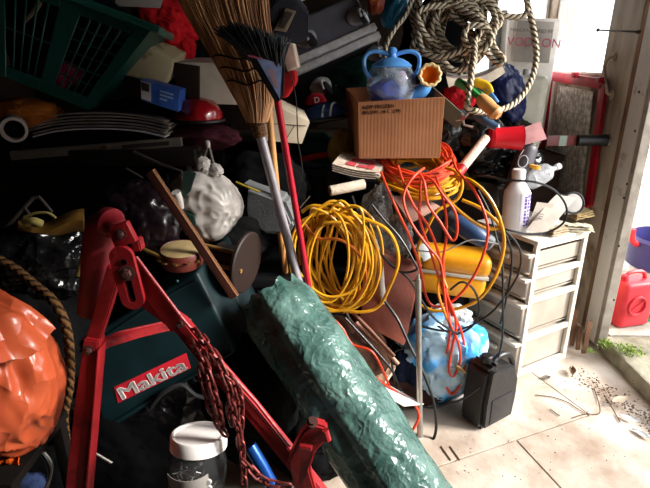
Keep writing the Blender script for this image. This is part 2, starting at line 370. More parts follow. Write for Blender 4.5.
# ================================================================ drawer tower and what stands on it
M_cream = mat('cream_plastic', '#dcd6cb', .4, col2='#c3b8a8', scale=6)
M_drawer = mat('milky_drawer_plastic', '#b3a698', .35, col2='#9c8f82', scale=5)
c0 = V((.968, 2.14, 0)); sv = V((.873, .487, 0)).normalized(); fv = V((-.487, .873, 0)).normalized()
D, Wd, H = .375, .37, .725
TM = Matrix((sv, fv, V((0, 0, 1)))).transposed().to_4x4(); TM.translation = c0    # x: along the side, y: along the front
t = thing('drawer_tower', 'cream plastic tower of four drawers with an open ladder side', 'drawer tower')
m = MB(); m.M = TM; r = .028
zs = [0.0, .215, .425, .555]; hs = [.20, .195, .12, .115]
for y in (0, Wd-.02):
    m.box((r/2, y+.01, H/2), (r, .02, H), bevel=.004); m.box((D-r/2, y+.01, H/2), (r, .02, H), bevel=.004)
    for z in (.015, .212, .422, .552, H-.02): m.box((D/2, y+.01, z), (D-2*r, .016, .03 if z > .02 else .04), bevel=.003)
m.box((D-.008, Wd/2, H/2), (.01, Wd-.03, H-.04)); 
for z in (.012, .21, .42, .55): m.box((D/2, Wd/2, z), (D-.02, Wd-.035, .008))
m.box((D/2, Wd/2, H-.003), (D+.01, Wd+.012, .022), bevel=.006)
m.build('frame', M_cream, t)
for z, h in zip(zs, hs):
    m = MB(); m.M = TM
    # hollow bin: walls and floor; its front stands proud of the frame and bulges
    m.box((D/2, .024, z+h/2+.018), (D-.04, .004, h-.04)); m.box((D/2, Wd-.024, z+h/2+.018), (D-.04, .004, h-.04))
    m.box((D/2, Wd/2, z+.024), (D-.04, Wd-.05, .006)); m.box((D-.02, Wd/2, z+h/2+.018), (.004, Wd-.05, h-.04))
    d = m.build('drawer', M_drawer, t)
    m = MB(); m.M = TM
    m.hexa([(-.012, .012, z+.016), (-.012, Wd-.012, z+.016), (-.024, Wd-.008, z+h-.012), (-.024, .008, z+h-.012)], V((.03, 0, 0)), .01, 3)
    m.build('drawer_front', M_drawer, d)
    m = MB(); m.M = TM; m.box((-.018, Wd/2, z+h-.008), (.05, Wd-.004, .016), bevel=.005); m.build('lip', M_cream, d)
    m = MB(); m.M = TM; m.box((-.034, Wd/2, z+h*.62), (.016, .13, .022), bevel=.006); m.build('handle', M_cream, d)
ZT = H + .009
def T_(x, y, z=0): return TM @ V((x, y, ZT + z))
def onT(px_, py_): return PZ(px_, py_, ZT)
# white bottle with purple label
t = thing('cleaner_bottle', 'white plastic bottle with purple label standing on the drawer tower', 'bottle')
o = onT(514, 231); s_ = .001
m = MB(); m.lathe([(.056, 0), (.06, .006), (.061, .17), (.058, .20), (.036, .235), (.027, .24), (.027, .26)], o, V((-.05, 0, 1)), 28, sx=.72, ref=V((1, -.2, 0))); m.build('body', mat('white_hdpe', '#e9e4e2', .35), t)
m = MB(); m.lathe([(.03, .255), (.031, .295), (.026, .302), (.02, .302)], o, V((-.05, 0, 1)), 20); m.build('cap', mat('white_cap', '#ded8d4', .4), t)
m = MB()
def lab_pt(a, h, rr=1.01): 
    ax = V((-.05, 0, 1)).normalized(); x = V((1, -.2, 0)); x = (x - ax*ax.dot(x)).normalized(); y = ax.cross(x)
    return o + ax*h + x*(.0612*rr*math.cos(a)) + y*(.0612*.72*rr*math.sin(a))
m.sheet(lambda u, v: lab_pt(-1.35 + u*1.25, .03 + v*.165, 1.015), 12, 2, .0006); lb = m.build('label', mat('pale_label', '#e8e2ee', .5), t)
m = MB()
for k in range(3):
    for j in range(9):
        a = -1.05 + k*.28; m.sheet(lambda u, v: lab_pt(a + u*.2, .036 + j*.017 + v*(.014 if (j+k) % 4 else .008), 1.03), 2, 1, .0004)
m.build('lettering', mat('purple_ink', '#5b3f96', .5), lb)
# grey aerosol leaning behind it
t = thing('aerosol_can', 'grey spray can leaning behind the white bottle with pale rings printed on it', 'spray can')
a, b = P(514, 190, 2.36), P(527, 150, 2.40); ax = (b-a).normalized(); L = (b-a).length + .03; r = .048
m = MB(); m.lathe([(r*.95, -.02), (r, -.015), (r, L-.03), (r*.93, L-.012), (r*.7, L-.002), (r*.3, L)], a, ax, 28); bd = m.build('body', mat('grey_can', '#4b484e', .5, .0), t)
m = MB(); fr = V((0, -1, 0)); fr = (fr - ax*fr.dot(ax)).normalized(); sd = ax.cross(fr)
def can(ang, h, rr=1.02): return a + ax*h + (fr*math.cos(ang) + sd*math.sin(ang))*r*rr
for h, R0 in ((.07, .026), (.135, .026)):
    m.tube([can(-.45 + R0/r*math.cos(q)*.8, h + R0*math.sin(q)*1.1) for q in [2*PI*i/20 for i in range(20)]], .0028, 6, closed=True)
m.tube([can(-.95, .15), can(-.7, .19)], .0026, 6); m.build('printed_ring', mat('pale_print', '#d8d6da', .5), bd)
# clear bottle with yellow collar
t = thing('clear_bottle', 'clear plastic bottle with yellow collar lying behind the spray can', 'bottle')
a, b = P(533, 178, 2.36), P(557, 167, 2.40); ax = (b-a).normalized(); L = (b-a).length
m = MB(); m.lathe([(.03, -.04), (.05, -.02), (.052, .03), (.042, L*.6), (.014, L*.8), (.012, L)], a, ax, 22); m.build('body', film('hazy_clear_plastic', '#e6e8ec', .2, .42, 12, .2), t)
m = MB(); m.lathe([(.015, L-.005), (.016, L+.016), (.012, L+.018)], a, ax, 16); m.build('cap', mat('white_cap'.replace('cap', 'screw_cap'), '#e9e9ea', .4), t)
m = MB(); m.lathe([(.026, -.002), (.028, .014)], P(534, 168, 2.34), V((.2, 0, 1)), 16); m.build('collar', mat('amber_plastic', '#d59a2a', .4), t)
# folded leaflets, tin, rags
m = MB(); A = [onT(527, 226), onT(544, 232), P(560, 200, 2.34), P(541, 197, 2.34)]
a, b = onT(528, 231) , P(546, 226, 2.24)
m.sheet(lambda u, v: P(526 + 21*v + 30*u + 4*math.sin(u*3), 230 + 3*v - 31*u - 8*math.sin(u*2.6), 2.21 + .12*u), 12, 3, .002)
m.sheet(lambda u, v: P(527 + 17*v + 10*u, 228 + 2*v - 26*u, 2.235 + .04*u), 6, 3, .002)
lf = m.build('leaflet', mat('cream_paper', '#bfb3a7', .8, scale=10)); tag(lf, 'cream folded leaflet leaning beside the white bottle', 'leaflet')
m = MB()
for k in range(4): m.hexa([P(533, 212+2.2*k, 2.228), P(533+11-k, 214.5+2.2*k, 2.236), P(533+11-k, 215.1+2.2*k, 2.236), P(533, 212.6+2.2*k, 2.228)], V((0, .002, .0)))
m.build('printed_line', mat('grey_ink', '#7b736f', .8), lf)
m = MB(); m.sheet(lambda u, v: P(545 + 13*v + 14*u, 204 + 1*v - 10*u + 4*math.sin(u*3), 2.36 + .05*u + .03*math.sin(3*u)), 8, 3, .002)
m.sheet(lambda u, v: P(545 + 14*v, 204 + 3*v + 22*u, 2.35 - .06*u), 6, 3, .002)
tag(m.build('folded_paper', mat('white_paper', '#d8d2cc', .8)), 'white folded sheet of paper behind the cable loop on the tower', 'paper')
t = thing('round_tin', 'round tin with pale lid and dark rim standing on edge on the drawer tower', 'tin')
a = P(573, 203, 2.36); ax = (V((0, 0, CAMH)) - a).normalized(); ax = (ax + V((.5, 0, .1))).normalized()
m = MB(); m.lathe([(.05, -.06), (.054, -.05), (.054, 0), (.05, .003)], a, ax, 26); m.build('body', mat('dull_tin', '#8a8582', .4, .6), t)
m = MB(); m.lathe([(.044, .002), (.044, .006), (.038, .007)], a, ax, 26); m.build('lid', mat('pale_tin_lid', '#a09a94', .4), t)
m = MB(); m.ring(a + ax*.004, ax, .051, .0055, 26, 6); m.build('rim', mat('black_rubber', '#151414', .5), t)
M_rag = mat('ochre_cloth', '#cbb387', .9, col2='#a88b5b', scale=12, bump=.5, bscale=60)
for k, (x, y, Y, w_, h_, an, cl, lb) in enumerate([(580, 214, 2.33, .10, .07, 10, M_rag, 'ochre folded cloth on the corner of the tower'), (556, 229, 2.24, .12, .05, 30, mat('brown_paper', '#b8a58b', .8), 'crumpled brown paper at the front corner of the tower'),
                                     (578, 226, 2.30, .13, .05, -10, mat('cream_rag', '#d8ccb0', .9, bump=.4), 'flattened cream rag on the tower beside the round tin')]):
    m = MB(); o = onT(x, y + 5); a = math.radians(an); X = V((math.cos(a), math.sin(a), 0)); Yv = V((-math.sin(a), math.cos(a), 0))
    for q in range(3):
        m.sheet(lambda u, v: o + X*((u-.5)*w_*(1-.08*q)) + Yv*((v-.5)*h_*(1.2-.1*q)) + V((0, 0, .006 + .011*q + .012*abs(noise.noise(V((u*3+q, v*3, k)))) + .02*(k == 0)*u)), 10, 6, .003)
    tag(m.build('rag' if k != 1 else 'paper_scrap', cl), lb, 'rag' if k != 1 else 'paper')
# ================================================================ red framed mesh panel by the window
XP = XW - .05
t = thing('mesh_panel', 'red framed panel of rusty wire mesh standing against the wall under the window', 'panel')
M_redp = mat('bright_red_paint', '#c8102c', .5, col2='#8e0f22', scale=10)
tl, tr, br, bl = PX(549, 76, XP), PX(602, 84, XP), PX(587, 205, XP), PX(536, 190, XP)
def bar(p, q, w_, nm='frame_bar'):
    m = MB(); d = (q-p).normalized(); n = V((1, 0, 0)); s = d.cross(n).normalized()*w_/2
    m.hexa([p-s, q-s, q+s, p+s], V((.02, 0, 0)), .003); return m.build(nm, M_redp, t)
bar(tl, tr, .055); bar(tr, br, .06); bar(tl, bl, .05); bar(bl, br, .04)
for x, y in ((575, 75), (600, 80)): m = MB(); p = PX(x, y, XP-.01); m.box(p, (.03, .04, .03), bevel=.005); m.build('hinge_lug', M_redp, t)
m = MB(); p = [PX(558, 85, XP+.008), PX(593, 92, XP+.008), PX(581, 196, XP+.008), PX(546, 186, XP+.008)]
m.hexa(p, V((.004, 0, 0))); m.build('backing', mat('mottled_foil', '#efe8e0', .35, .1, col2='#a5968a', scale=34, bump=.25, bscale=50), t)
m = MB()
for k in range(1, 13):
    for q in range(2):
        u = k/13; 
        if q: a, b = p[0].lerp(p[1], u), p[3].lerp(p[2], u)
        else: a, b = p[0].lerp(p[3], u), p[1].lerp(p[2], u)
        pts = [a.lerp(b, j/14) + V((-.006 + .004*(j % 2), .003*noise.noise(V((k, j, q))), .004*noise.noise(V((j, k, q))))) for j in range(15)]
        m.tube(pts, .0009, 5)
m.build('wire_mesh', mat('rusty_wire', '#b0a195', .6, .4), t)
# tool with black handle hanging in front of the panel
t = thing('rubber_handled_tool', 'tool with black rubber handle lying across the mesh panel', 'hand tool')
a, b, d = P(608, 140, 2.66), P(577, 140.5, 2.66), P(547, 141, 2.62); ax = (b-a).normalized()
m = MB(); m.tube([a, a.lerp(b, .15), b], [.034, .029, .029], 14); hd = m.build('handle', mat('black_rubber'), t)
m = MB(); m.ring(a + ax*.004, ax, .03, .005, 18, 6); m.build('handle_end', mat('dull_tin'), hd)
m = MB(); m.hexa([b + V((0, 0, .026)), d + V((0, 0, .026)), d - V((0, 0, .026)), b - V((0, 0, .026))], V((0, .02, 0)), .004); m.build('shaft', mat('red_brown_paint', '#6b2a24', .5), t)
m = MB(); q0, q1 = b.lerp(d, .35), b.lerp(d, .6); m.hexa([q0 + V((0, -.002, .026)), q1 + V((0, -.002, .026)), q1 + V((0, -.002, -.026)), q0 + V((0, -.002, -.026))], V((0, .002, 0))); m.build('sticker', mat('green_grey_label', '#8d978a', .5), t)
# red cup, pink card, paint roller
t = thing('red_cup', 'red plastic cup lying on its side behind the drawer tower', 'cup')
a, b = P(489, 138, 2.36), P(521, 138, 2.36); ax = (b-a).normalized()
m = MB(); m.lathe([(.042, 0), (.047, .006), (.049, .02), (.046, .022), (.054, (b-a).length-.01), (.058, (b-a).length), (.053, (b-a).length), (.04, .01)], a, ax, 26, cap=False); m.build('body', mat('glossy_red', '#cf1826', .3), t)
m = MB(); m.lathe([(.043, 0), (.0, -.001)], a, ax, 26, cap=False); m.build('base', mat('glossy_red'), t)
m = MB(); m.hexa([P(518, 130, 2.38), P(540, 122, 2.4), P(547, 139, 2.36), P(521, 146, 2.34)], V((0, .003, .002)), .001)
tag(m.build('pink_card', mat('pink_card_stock', '#b08080', .8, scale=20)), 'dull pink square of card propped beside the red cup', 'card')
def roller(a, b, r, lab, colr='#d9cbb8', endc='#8d2a24', hcol=None):
    t = thing('paint_roller', lab, 'paint roller'); ax = (b-a).normalized(); L = (b-a).length
    m = MB(); m.lathe([(r*.62, -.001), (r*.95, 0), (r, .006), (r, L-.006), (r*.95, L), (r*.6, L+.001)], a, ax, 26); m.build('sleeve', mat('nap_'+colr.strip('#'), colr, .95, bump=.6, bscale=180, scale=20), t)
    m = MB(); m.lathe([(r*.6, -.004), (r*.6, .01)], a, ax, 20); m.build('end_core', mat('core_'+endc.strip('#'), endc, .6), t)
    if hcol:
        m = MB(); m.lathe([(r*.9, -.07), (r*1.06, -.06), (r*1.06, -.005)], a, ax, 20); m.build('grip', mat('grip_'+hcol.strip('#'), hcol, .45), t)
    return t
roller(P(463, 167, 2.2), P(486, 138, 2.32), .021, 'pale paint roller with red grip leaning behind the orange cord coil', '#d8c3b2', '#8d2a24', '#b01c22')
roller(P(330, 191, 1.98), P(364, 184, 2.03), .021, 'off white paint roller sleeve lying above the yellow cord coil')
# white container and navy bag
t = thing('jerrycan', 'translucent off white plastic container by the window', 'container')
o = P(536, 150, 2.95); B = basis(V((1, -.3, 0)), V((0, 1, 0)))
m = MB(); q = P(535, 98, 2.9); m.box(q + V((0, .08, -.09)), (.17, .16, .42), B, .045, 4); m.build('body', mat('milky_hdpe', '#f2ecd6', .4, sss=.2), t)
m = MB(); m.lathe([(.025, 0), (.025, .03), (.02, .034)], q + V((-.03, .08, .12)), V((0, 0, 1)), 18); m.build('cap', mat('white_hdpe'), t)
def bag(name, lab, cat, cn, rad, mt, rot=None, amp=.18, fr=2., ridge=.12, rfr=5., seed=1, sub=5, fn=None, group=None):
    m = MB(); m.blob(cn, rad, rot, sub, amp, fr, ridge, seed, fn, rfr); return tag(m.build(name, mt, angle=60), lab, cat, group)
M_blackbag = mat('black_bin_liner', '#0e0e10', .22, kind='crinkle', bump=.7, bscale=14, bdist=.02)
M_navy = mat('navy_nylon', '#1b2450', .35, kind='crinkle', bump=.5, bscale=12, bdist=.02)
bag('nylon_bag', 'navy nylon bag slumped between the rope and the white container', 'bag', P(507, 92, 2.75), (.085, .08, .16), M_navy, basis(V((1, 0, .5)), V((0, 1, 0))), seed=3)
bag('bin_liner', 'black plastic bin liner behind the grey spray can', 'bag', P(500, 165, 2.55), (.2, .12, .12), M_blackbag, seed=5, ridge=.2)
bag('bin_liner', 'dark bin liner stuffed in the gap behind the red cup', 'bag', P(505, 150, 2.95), (.16, .12, .2), M_blackbag, seed=6, ridge=.2)
# white carton with printed word, against the back window
t = thing('white_carton', 'white printed carton standing in front of the back window', 'carton')
q = [P(510, 17, 3.3), P(561, 19, 3.25), P(553, 66, 3.25), P(506, 64, 3.3)]
m = MB(); m.hexa([q[0], q[1], q[2] + V((0, 0, -.47)), q[3] + V((0, 0, -.47))], V((.06, .26, 0)), .004); m.build('carton_body', mat('white_card', '#f3eee8', .7), t)
x = (q[1]-q[0]).normalized(); up = V((0, 0, 1)); n = x.cross(up)
m = MB(); pc_ = P(533, 42, 3.255); s = x*.105; h = up*.115; m.hexa([pc_-s-h+n*.012, pc_+s-h+n*.012, pc_+s+h+n*.012, pc_-s+h+n*.012], n*-.003, .001); pn = m.build('grey_panel', mat('grey_print', '#b3ada6', .7), t)
m = MB(); m.text('VODKON', P(533, 43, 3.25) + n*.02, x, up, .07); m.build('lettering', mat('red_print', '#c9637c', .7), t)
m = MB(); m.text('MANUFACTURED BY', P(531, 31, 3.25) + n*.02, x, up, .026); m.build('small_lettering', mat('grey_print_dark', '#5d5853', .7), t)
# grey edge of a board left of the carton
m = MB(); m.hexa([P(503, 10, 3.15), P(508, 10, 3.15), P(503, 90, 3.15), P(497, 90, 3.15)], V((0, .2, 0)), .003); tag(m.build('grey_batten', mat('grey_jamb_paint')), 'thin grey upright board left of the white carton', 'board')
# black fluid can on the floor
t = thing('oil_can', 'black plastic fluid can standing on the floor in front of the drawer tower', 'fluid can')
x = V((.84, .54, 0)).normalized(); y = V((-x.y, x.x, 0)); o = PZ(499, 424)
M_blk = mat('black_hdpe', '#1c1b1c', .38, bump=.15, bscale=60)
m = MB()
prof = [(-.115, 0), (.095, 0), (.107, .12), (.104, .21), (.07, .275), (-.03, .3), (-.05, .312), (-.085, .312), (-.105, .295), (-.118, .13)]
ww = [.052]*len(prof)
m.prism([o + x*a + V((0, 0, h)) for a, h in prof], y*.13, .02); bd = m.build('body', M_blk, t)
m = MB(); m.lathe([(.022, .0), (.024, .004), (.024, .03), (.02, .034)], o + x*-.068 + y*.057 + V((0, 0, .312)), V((0, 0, 1)), 20); m.build('cap', mat('black_rubber'), t)
m = MB(); m.tube([o + x*-.03 + y*.057 + V((0, 0, .29)), o + x*.02 + y*.057 + V((0, 0, .312)), o + x*.08 + y*.057 + V((0, 0, .295)), o + x*.118 + y*.057 + V((0, 0, .23)), o + x*.106+y*.057 + V((0, 0, .15))], .014, 10, n=6); m.build('handle', M_blk, t)
m = MB(); m.hexa([o + x*a + y*-.003 + V((0, 0, h)) for a, h in ((-.07, .03), (.06, .03), (.06, .15), (-.07, .15))], y*.003, .002); m.build('moulded_panel', mat('black_panel', '#252325', .5), bd)
# ================================================================ added supports deep in the pile; black and brown stand in for shade
M_crate = mat('shade_black_crate', '#0e0d10', .6, scale=20, spec=.2)
M_dkbrown = mat('shade_brown_card', '#2b1f19', .85, scale=14)
def crate(name, lab, cn, sz, mt, deg=0, ribs=True):
    t = thing(name, lab, name.split('_')[-1]); B = rot3('Z', deg); cn = V(cn); x, y, z = sz
    m = MB()
    for s in (-1, 1):
        m.box(cn + B @ V((s*(x/2-.006), 0, z/2)), (.012, y, z), B, .003); m.box(cn + B @ V((0, s*(y/2-.006), z/2)), (x-.024, .012, z), B, .003)
    m.box(cn + V((0, 0, .006)), (x-.02, y-.02, .012), B)
    m.box(cn + V((0, 0, z-.012)), (x-.02, y-.02, .012), B)
    m.build('body', mt, t)
    m = MB()
    for s in (-1, 1): m.box(cn + B @ V((0, s*(y/2+.004), z-.02)), (x+.02, .012, .035), B, .004); m.box(cn + B @ V((s*(x/2+.004), 0, z-.02)), (.012, y+.02, .035), B, .004)
    m.build('rim', mt, t)
    if ribs:
        for i in range(5):
            m = MB(); m.box(cn + B @ V((-x*.4 + i*x*.2, -y/2-.004, z/2-.02)), (.012, .01, z-.06), B, .002); m.build('rib', mt, t)
    return t
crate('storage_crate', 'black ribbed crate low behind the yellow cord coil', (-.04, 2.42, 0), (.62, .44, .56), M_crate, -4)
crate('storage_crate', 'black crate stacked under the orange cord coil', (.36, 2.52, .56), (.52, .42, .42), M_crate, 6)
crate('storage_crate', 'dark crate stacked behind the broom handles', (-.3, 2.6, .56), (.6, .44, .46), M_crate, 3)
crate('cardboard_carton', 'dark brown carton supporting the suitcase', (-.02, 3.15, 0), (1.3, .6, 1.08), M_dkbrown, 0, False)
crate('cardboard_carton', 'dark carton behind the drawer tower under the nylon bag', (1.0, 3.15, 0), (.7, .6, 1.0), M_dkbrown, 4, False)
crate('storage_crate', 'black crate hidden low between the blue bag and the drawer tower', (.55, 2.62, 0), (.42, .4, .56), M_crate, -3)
# ================================================================ cardboard box with toys
M_card = mat('corrugated_card', '#a5704e', .85, col2='#8c5b3e', kind='wave', scale=5, bump=.12, bscale=22, bdist=.003)
t = thing('cardboard_box', 'open brown cardboard box with small black print, standing on the orange cord coil', 'box')
A, B_, Cc, Dd = P(358, 102, 2.15), P(445, 97, 2.13), P(440, 158, 2.09), P(359, 159, 2.11)
A2, B2, C2, D2 = P(346, 88, 2.42), P(430, 84, 2.42), P(430, 148, 2.42), P(349, 149, 2.42)
def wallp(q, nm, d):
    m = MB(); m.hexa(q, d, .0012, 1); return m.build(nm, M_card, t)
n = (B_-A).cross(Dd-A).normalized()
front = wallp([A, B_, Cc, Dd], 'front_panel', V((0, .005, 0)))
wallp([A, A2, D2, Dd], 'side_panel', V((.005, 0, 0))); wallp([B_, B2, C2, Cc], 'side_panel', V((-.005, 0, 0)))
wallp([A2, B2, C2, D2], 'back_panel', V((0, -.005, 0))); wallp([Dd, Cc, C2, D2], 'bottom_panel', V((0, 0, .005)))
x = (B_-A).normalized(); up = (A-Dd).normalized(); fn_ = x.cross(up); fn_ = -fn_ if fn_.y > 0 else fn_
m = MB(); o = A + x*.018 - up*.024 + fn_*.0012; m.text('KEEP FROZEN', o, x, up, .021, .0004, 'LEFT'); m.text('BELOW -18 C  2 PK', o - up*.021, x, up, .019, .0004, 'LEFT')
m.build('printed_lettering', mat('black_ink', '#1e1713', .8), front)
M_blue = mat('light_blue_toy_plastic', '#5c9fe6', .3, var=.1); M_navyt = mat('cobalt_toy_plastic', '#2b4fc4', .3, var=.1)
# toy teapot
t = thing('toy_teapot', 'blue and clear plastic toy teapot with two looped handles standing in the cardboard box', 'toy teapot')
o = P(390, 104, 2.25); s = .0088*.5 # one pixel
px_ = 2.25/ray(390, 90).y/500
R0 = 25*px_
m = MB(); m.lathe([(R0*.72, 0), (R0*.9, R0*.25), (R0*1.0, R0*.62), (R0*.97, R0*1.0), (R0*.8, R0*1.35), (R0*.72, R0*1.45)], o, V((0, 0, 1)), 32, cap=False); m.build('clear_body', film('clear_blue_tint', '#d5e2f0', .1, .2, 12, .15), t)
m = MB(); m.blob(o + V((-.01, 0, R0*.5)), (R0*.75, R0*.7, R0*.5), None, 3, .25, 2, 0, 2); m.build('inner_ball', M_navyt, t)
m = MB(); m.blob(o + V((-.035, -.04, R0*.55)), (R0*.28, R0*.25, R0*.25), None, 3, .1); m.build('inner_ball', mat('peach_toy', '#c98f7c', .4), t)
m = MB(); m.blob(o + V((.035, -.04, R0*1.0)), (R0*.25, R0*.25, R0*.28), None, 3, .1); m.build('inner_ball', mat('pink_toy', '#d9a3bb', .4), t)
m = MB(); m.lathe([(R0*.74, 0), (R0*.74, R0*.18), (R0*.7, R0*.18)], o - V((0, 0, .012)), V((0, 0, 1)), 30); m.build('base', M_navyt, t)
m = MB(); h = R0*1.4; m.lathe([(R0*.76, h), (R0*.8, h+.006), (R0*.66, h+.02), (R0*.42, h+.034), (R0*.2, h+.04), (R0*.15, h+.055), (R0*.2, h+.066), (R0*.12, h+.078), (0.002, h+.08)], o, V((0, 0, 1)), 28); m.build('lid', M_blue, t)
for sg in (-1, 1):
    m = MB(); b0 = o + V((sg*R0*.85, 0, R0*1.0))
    m.tube([b0, b0 + V((sg*.022, 0, .035)), b0 + V((sg*.022, 0, .085)), b0 + V((-sg*.012, 0, .105)), b0 + V((-sg*.055, 0, .1)), b0 + V((-sg*.09, 0, .085))], .0085, 8, n=6); m.build('handle', M_blue, t)
m = MB(); m.tube([o + V((R0*.8, -.01, R0*.3)), o + V((R0*1.25, -.02, R0*.55)), o + V((R0*1.4, -.02, R0*.9)), o + V((R0*1.5, -.025, R0*1.2))], [.034, .02], 14, n=6); m.build('spout', M_blue, t)
# orange toy cup
t = thing('toy_watering_cup', 'small toy cup with orange inside and scalloped cream rim, leaning in the cardboard box', 'toy cup')
a = P(430, 75, 2.16); ax = (V((0, 0, CAMH)) - a).normalized(); ax = (ax + V((.2, 0, .12))).normalized()
m = MB(); m.lathe([(.02, -.11), (.032, -.06), (.04, -.002), (.037, -.002), (.031, -.03), (.026, -.036), (.0, -.036)], a, ax, 28, cap=False); m.build('cup', mat('orange_toy', '#f08a12', .35, var=.1), t)
m = MB(); pts = []
for i in range(60):
    q = 2*PI*i/60; X = ax.orthogonal().normalized(); Y = ax.cross(X); pts.append(a + (X*math.cos(q) + Y*math.sin(q))*(.041 + .0025*math.cos(q*10)))
m.tube(pts, .0072, 8, closed=True); m.build('scalloped_rim', mat('cream_toy', '#e9c98f', .4), t)
# ================================================================ toys and tools right of the box
def stick(name, lab, cat, pts, r, mt, seg=12, flat=1., n=6, **k):
    m = MB(); m.tube(px(pts), r, seg, n=n, flat=flat, **k); return tag(m.build(name, mt), lab, cat)
M_gtoy = mat('green_toy', '#2f8f45', .4); M_ytoy = mat('yellow_toy', '#e8b81c', .4); M_wood = mat('varnished_wood', '#d39a5e', .4, col2='#b87c45', scale=10, stretch=(1, 1, .2))
t = thing('screwdriver', 'wooden handled tool with green shank lying among the toys', 'screwdriver')
m = MB(); a, b = P(479, 97, 2.14), P(497, 114, 2.08); m.lathe([(.018, 0), (.026, .015), (.029, .045), (.026, .08), (.03, .1), (.018, .118)], a, b-a, 16); m.build('handle', M_wood, t)
m = MB(); m.tube([a, P(470, 90, 2.18), P(458, 82, 2.24)], [.012, .02], 10); m.build('shank', M_gtoy, t)
stick('toy_block', 'yellow toy piece among the tools right of the cardboard box', 'toy', [(474, 82, 2.36), (486, 86, 2.34), (490, 94, 2.32)], .02, M_ytoy, flat=.5)
stick('toy_block', 'green toy piece lying under the wooden handle', 'toy', [(462, 84, 2.38), (474, 92, 2.36), (486, 100, 2.35)], .02, M_gtoy, flat=.5)
stick('toy_block', 'small blue toy piece beside the yellow one', 'toy', [(487, 90, 2.33), (493, 97, 2.31), (497, 103, 2.3)], .011, M_blue, flat=.6)
bag('red_pouch', 'red rounded pouch between the cardboard box and the toys', 'pouch', P(460, 97, 2.42), (.075, .07, .06), mat('red_cloth', '#b51b26', .8, bump=.3), seed=4)
stick('grey_tube', 'grey blue tube lying below the toys', 'tube', [(476, 116, 2.25), (486, 122, 2.2), (497, 127, 2.18)], .016, mat('slate_plastic', '#35506e', .4))
t = thing('small_clamp', 'small pale metal clamp hooked beside the rope end', 'clamp')
m = MB(); m.tube(px([(456, 120, 2.15), (463, 119, 2.14), (468, 113, 2.14)]), .006, 8); m.tube(px([(462, 113, 2.14), (464, 125, 2.13), (473, 127, 2.13)]), .005, 8); m.build('jaw', mat('pale_steel', '#b9aea6', .35, .8), t)
m = MB(); m.lathe([(.009, -.006), (.009, .006)], P(463, 118, 2.125), V((0, 1, 0)), 14); m.build('knob', mat('dull_red', '#9a3a35', .5), t)
m = MB(); m.sheet(lambda u, v: P(432 + 34*u - 8*v, 86 + 30*u + 14*v, 2.3 + .04*v - .05*u), 8, 4, .004); tag(m.build('grey_pad', mat('grey_green_cloth', '#5d6a66', .8)), 'grey green folded pad sticking out beside the cardboard box', 'pad')
for i, (x, y, w_) in enumerate([(470, 106, .05), (450, 110, .05), (440, 134, .06), (478, 140, .07)]):
    bag('dark_sack', ['black sack lump below the toys', 'black sack lump beside the cardboard box edge', 'dark sack right of the cardboard box bottom', 'dark sack under the red cup'][i], 'sack', P(x, y, 2.48), (w_*2, w_*1.6, w_*1.7), M_blackbag, seed=20+i, sub=4)
# newspapers / magazines wrapped behind the rope
t = thing('magazine_bundle', 'bundle of bent magazines stuck under the rope coil', 'magazines')
for k in range(4):
    m = MB(); m.sheet(lambda u, v: P(446 + 56*u + 3*v, 72 - 14*u*u + 12*v*(1-.4*u) + 1.6*k + 5*math.sin(u*2.6), 2.5 + .1*u - .03*k), 12, 3, .003)
    m.build('magazine', [mat('magazine_cream', '#a99c8a', .6, scale=30), mat('magazine_dark', '#3b3638', .5, scale=20), mat('magazine_brown', '#6b4a37', .6, scale=20)][k % 3], t)
# ================================================================ braided rope
M_rope = mat('braided_rope', '#bcae96', .85, kind='rope', scale=22, bump=.6, col2='#453d34', stretch=(.0857, 1, 1), lo=.1, hi=.42)
rp = [(430, -25, 2.55), (418, 8, 2.5), (419, 38, 2.45), (426, 54, 2.42), (446, 56, 2.4), (470, 44, 2.4), (482, 28, 2.42), (474, 10, 2.46), (450, 4, 2.5), (436, 20, 2.5), (450, 48, 2.44), (474, 52, 2.38), (488, 42, 2.36),
      (486, 28, 2.36), (470, 26, 2.36), (464, 36, 2.35), (470, 48, 2.35), (482, 50, 2.34), (491, 38, 2.34), (482, 22, 2.4), (460, 8, 2.46), (440, -4, 2.5), (452, -20, 2.5), (480, -10, 2.5), (498, 12, 2.48), (500, 24, 2.46), (488, 26, 2.44), (478, 10, 2.5),
      (462, -6, 2.52), (440, 8, 2.52), (432, 34, 2.48), (446, 64, 2.46), (460, 70, 2.46), (476, 58, 2.44), (470, 30, 2.48), (452, 14, 2.5), (462, 0, 2.5), (486, 2, 2.5), (496, 22, 2.44), (492, 40, 2.38), (497, 52, 2.36), (503, 58, 2.34), (500, 64, 2.34), (490, 56, 2.36), (476, 40, 2.34),
      (474, 56, 2.27), (471, 78, 2.2), (468, 100, 2.15), (468, 108, 2.14), (480, 112, 2.18), (500, 110, 2.25), (516, 102, 2.3), (529, 85, 2.36), (536, 62, 2.42), (535, 38, 2.46), (530, 14, 2.5), (524, -12, 2.52)]
t = thing('braided_rope', 'big tangled coil of thick grey and cream braided rope hanging by the window', 'rope')
m = MB(); m.tube(px(rp), .0135, 9, n=12, twist=73.3, amp=.13); m.build('rope_strand', M_rope, t)
r2 = []
for i in range(44):
    a = i*2.4*.6 + R.uniform(-.4, .4); rx = R.uniform(10, 56); ry = R.uniform(12, 48); r2.append((458 + rx*math.cos(a)*(1 if math.cos(a) < 0 else .75) + R.uniform(-8, 8), 30 + ry*math.sin(a) + R.uniform(-8, 8), 2.58 + R.uniform(-.14, .12)))
m = MB(); m.tube(px(r2), .0135, 9, n=12, twist=73.3, amp=.13); m.build('rope_strand', M_rope, t)
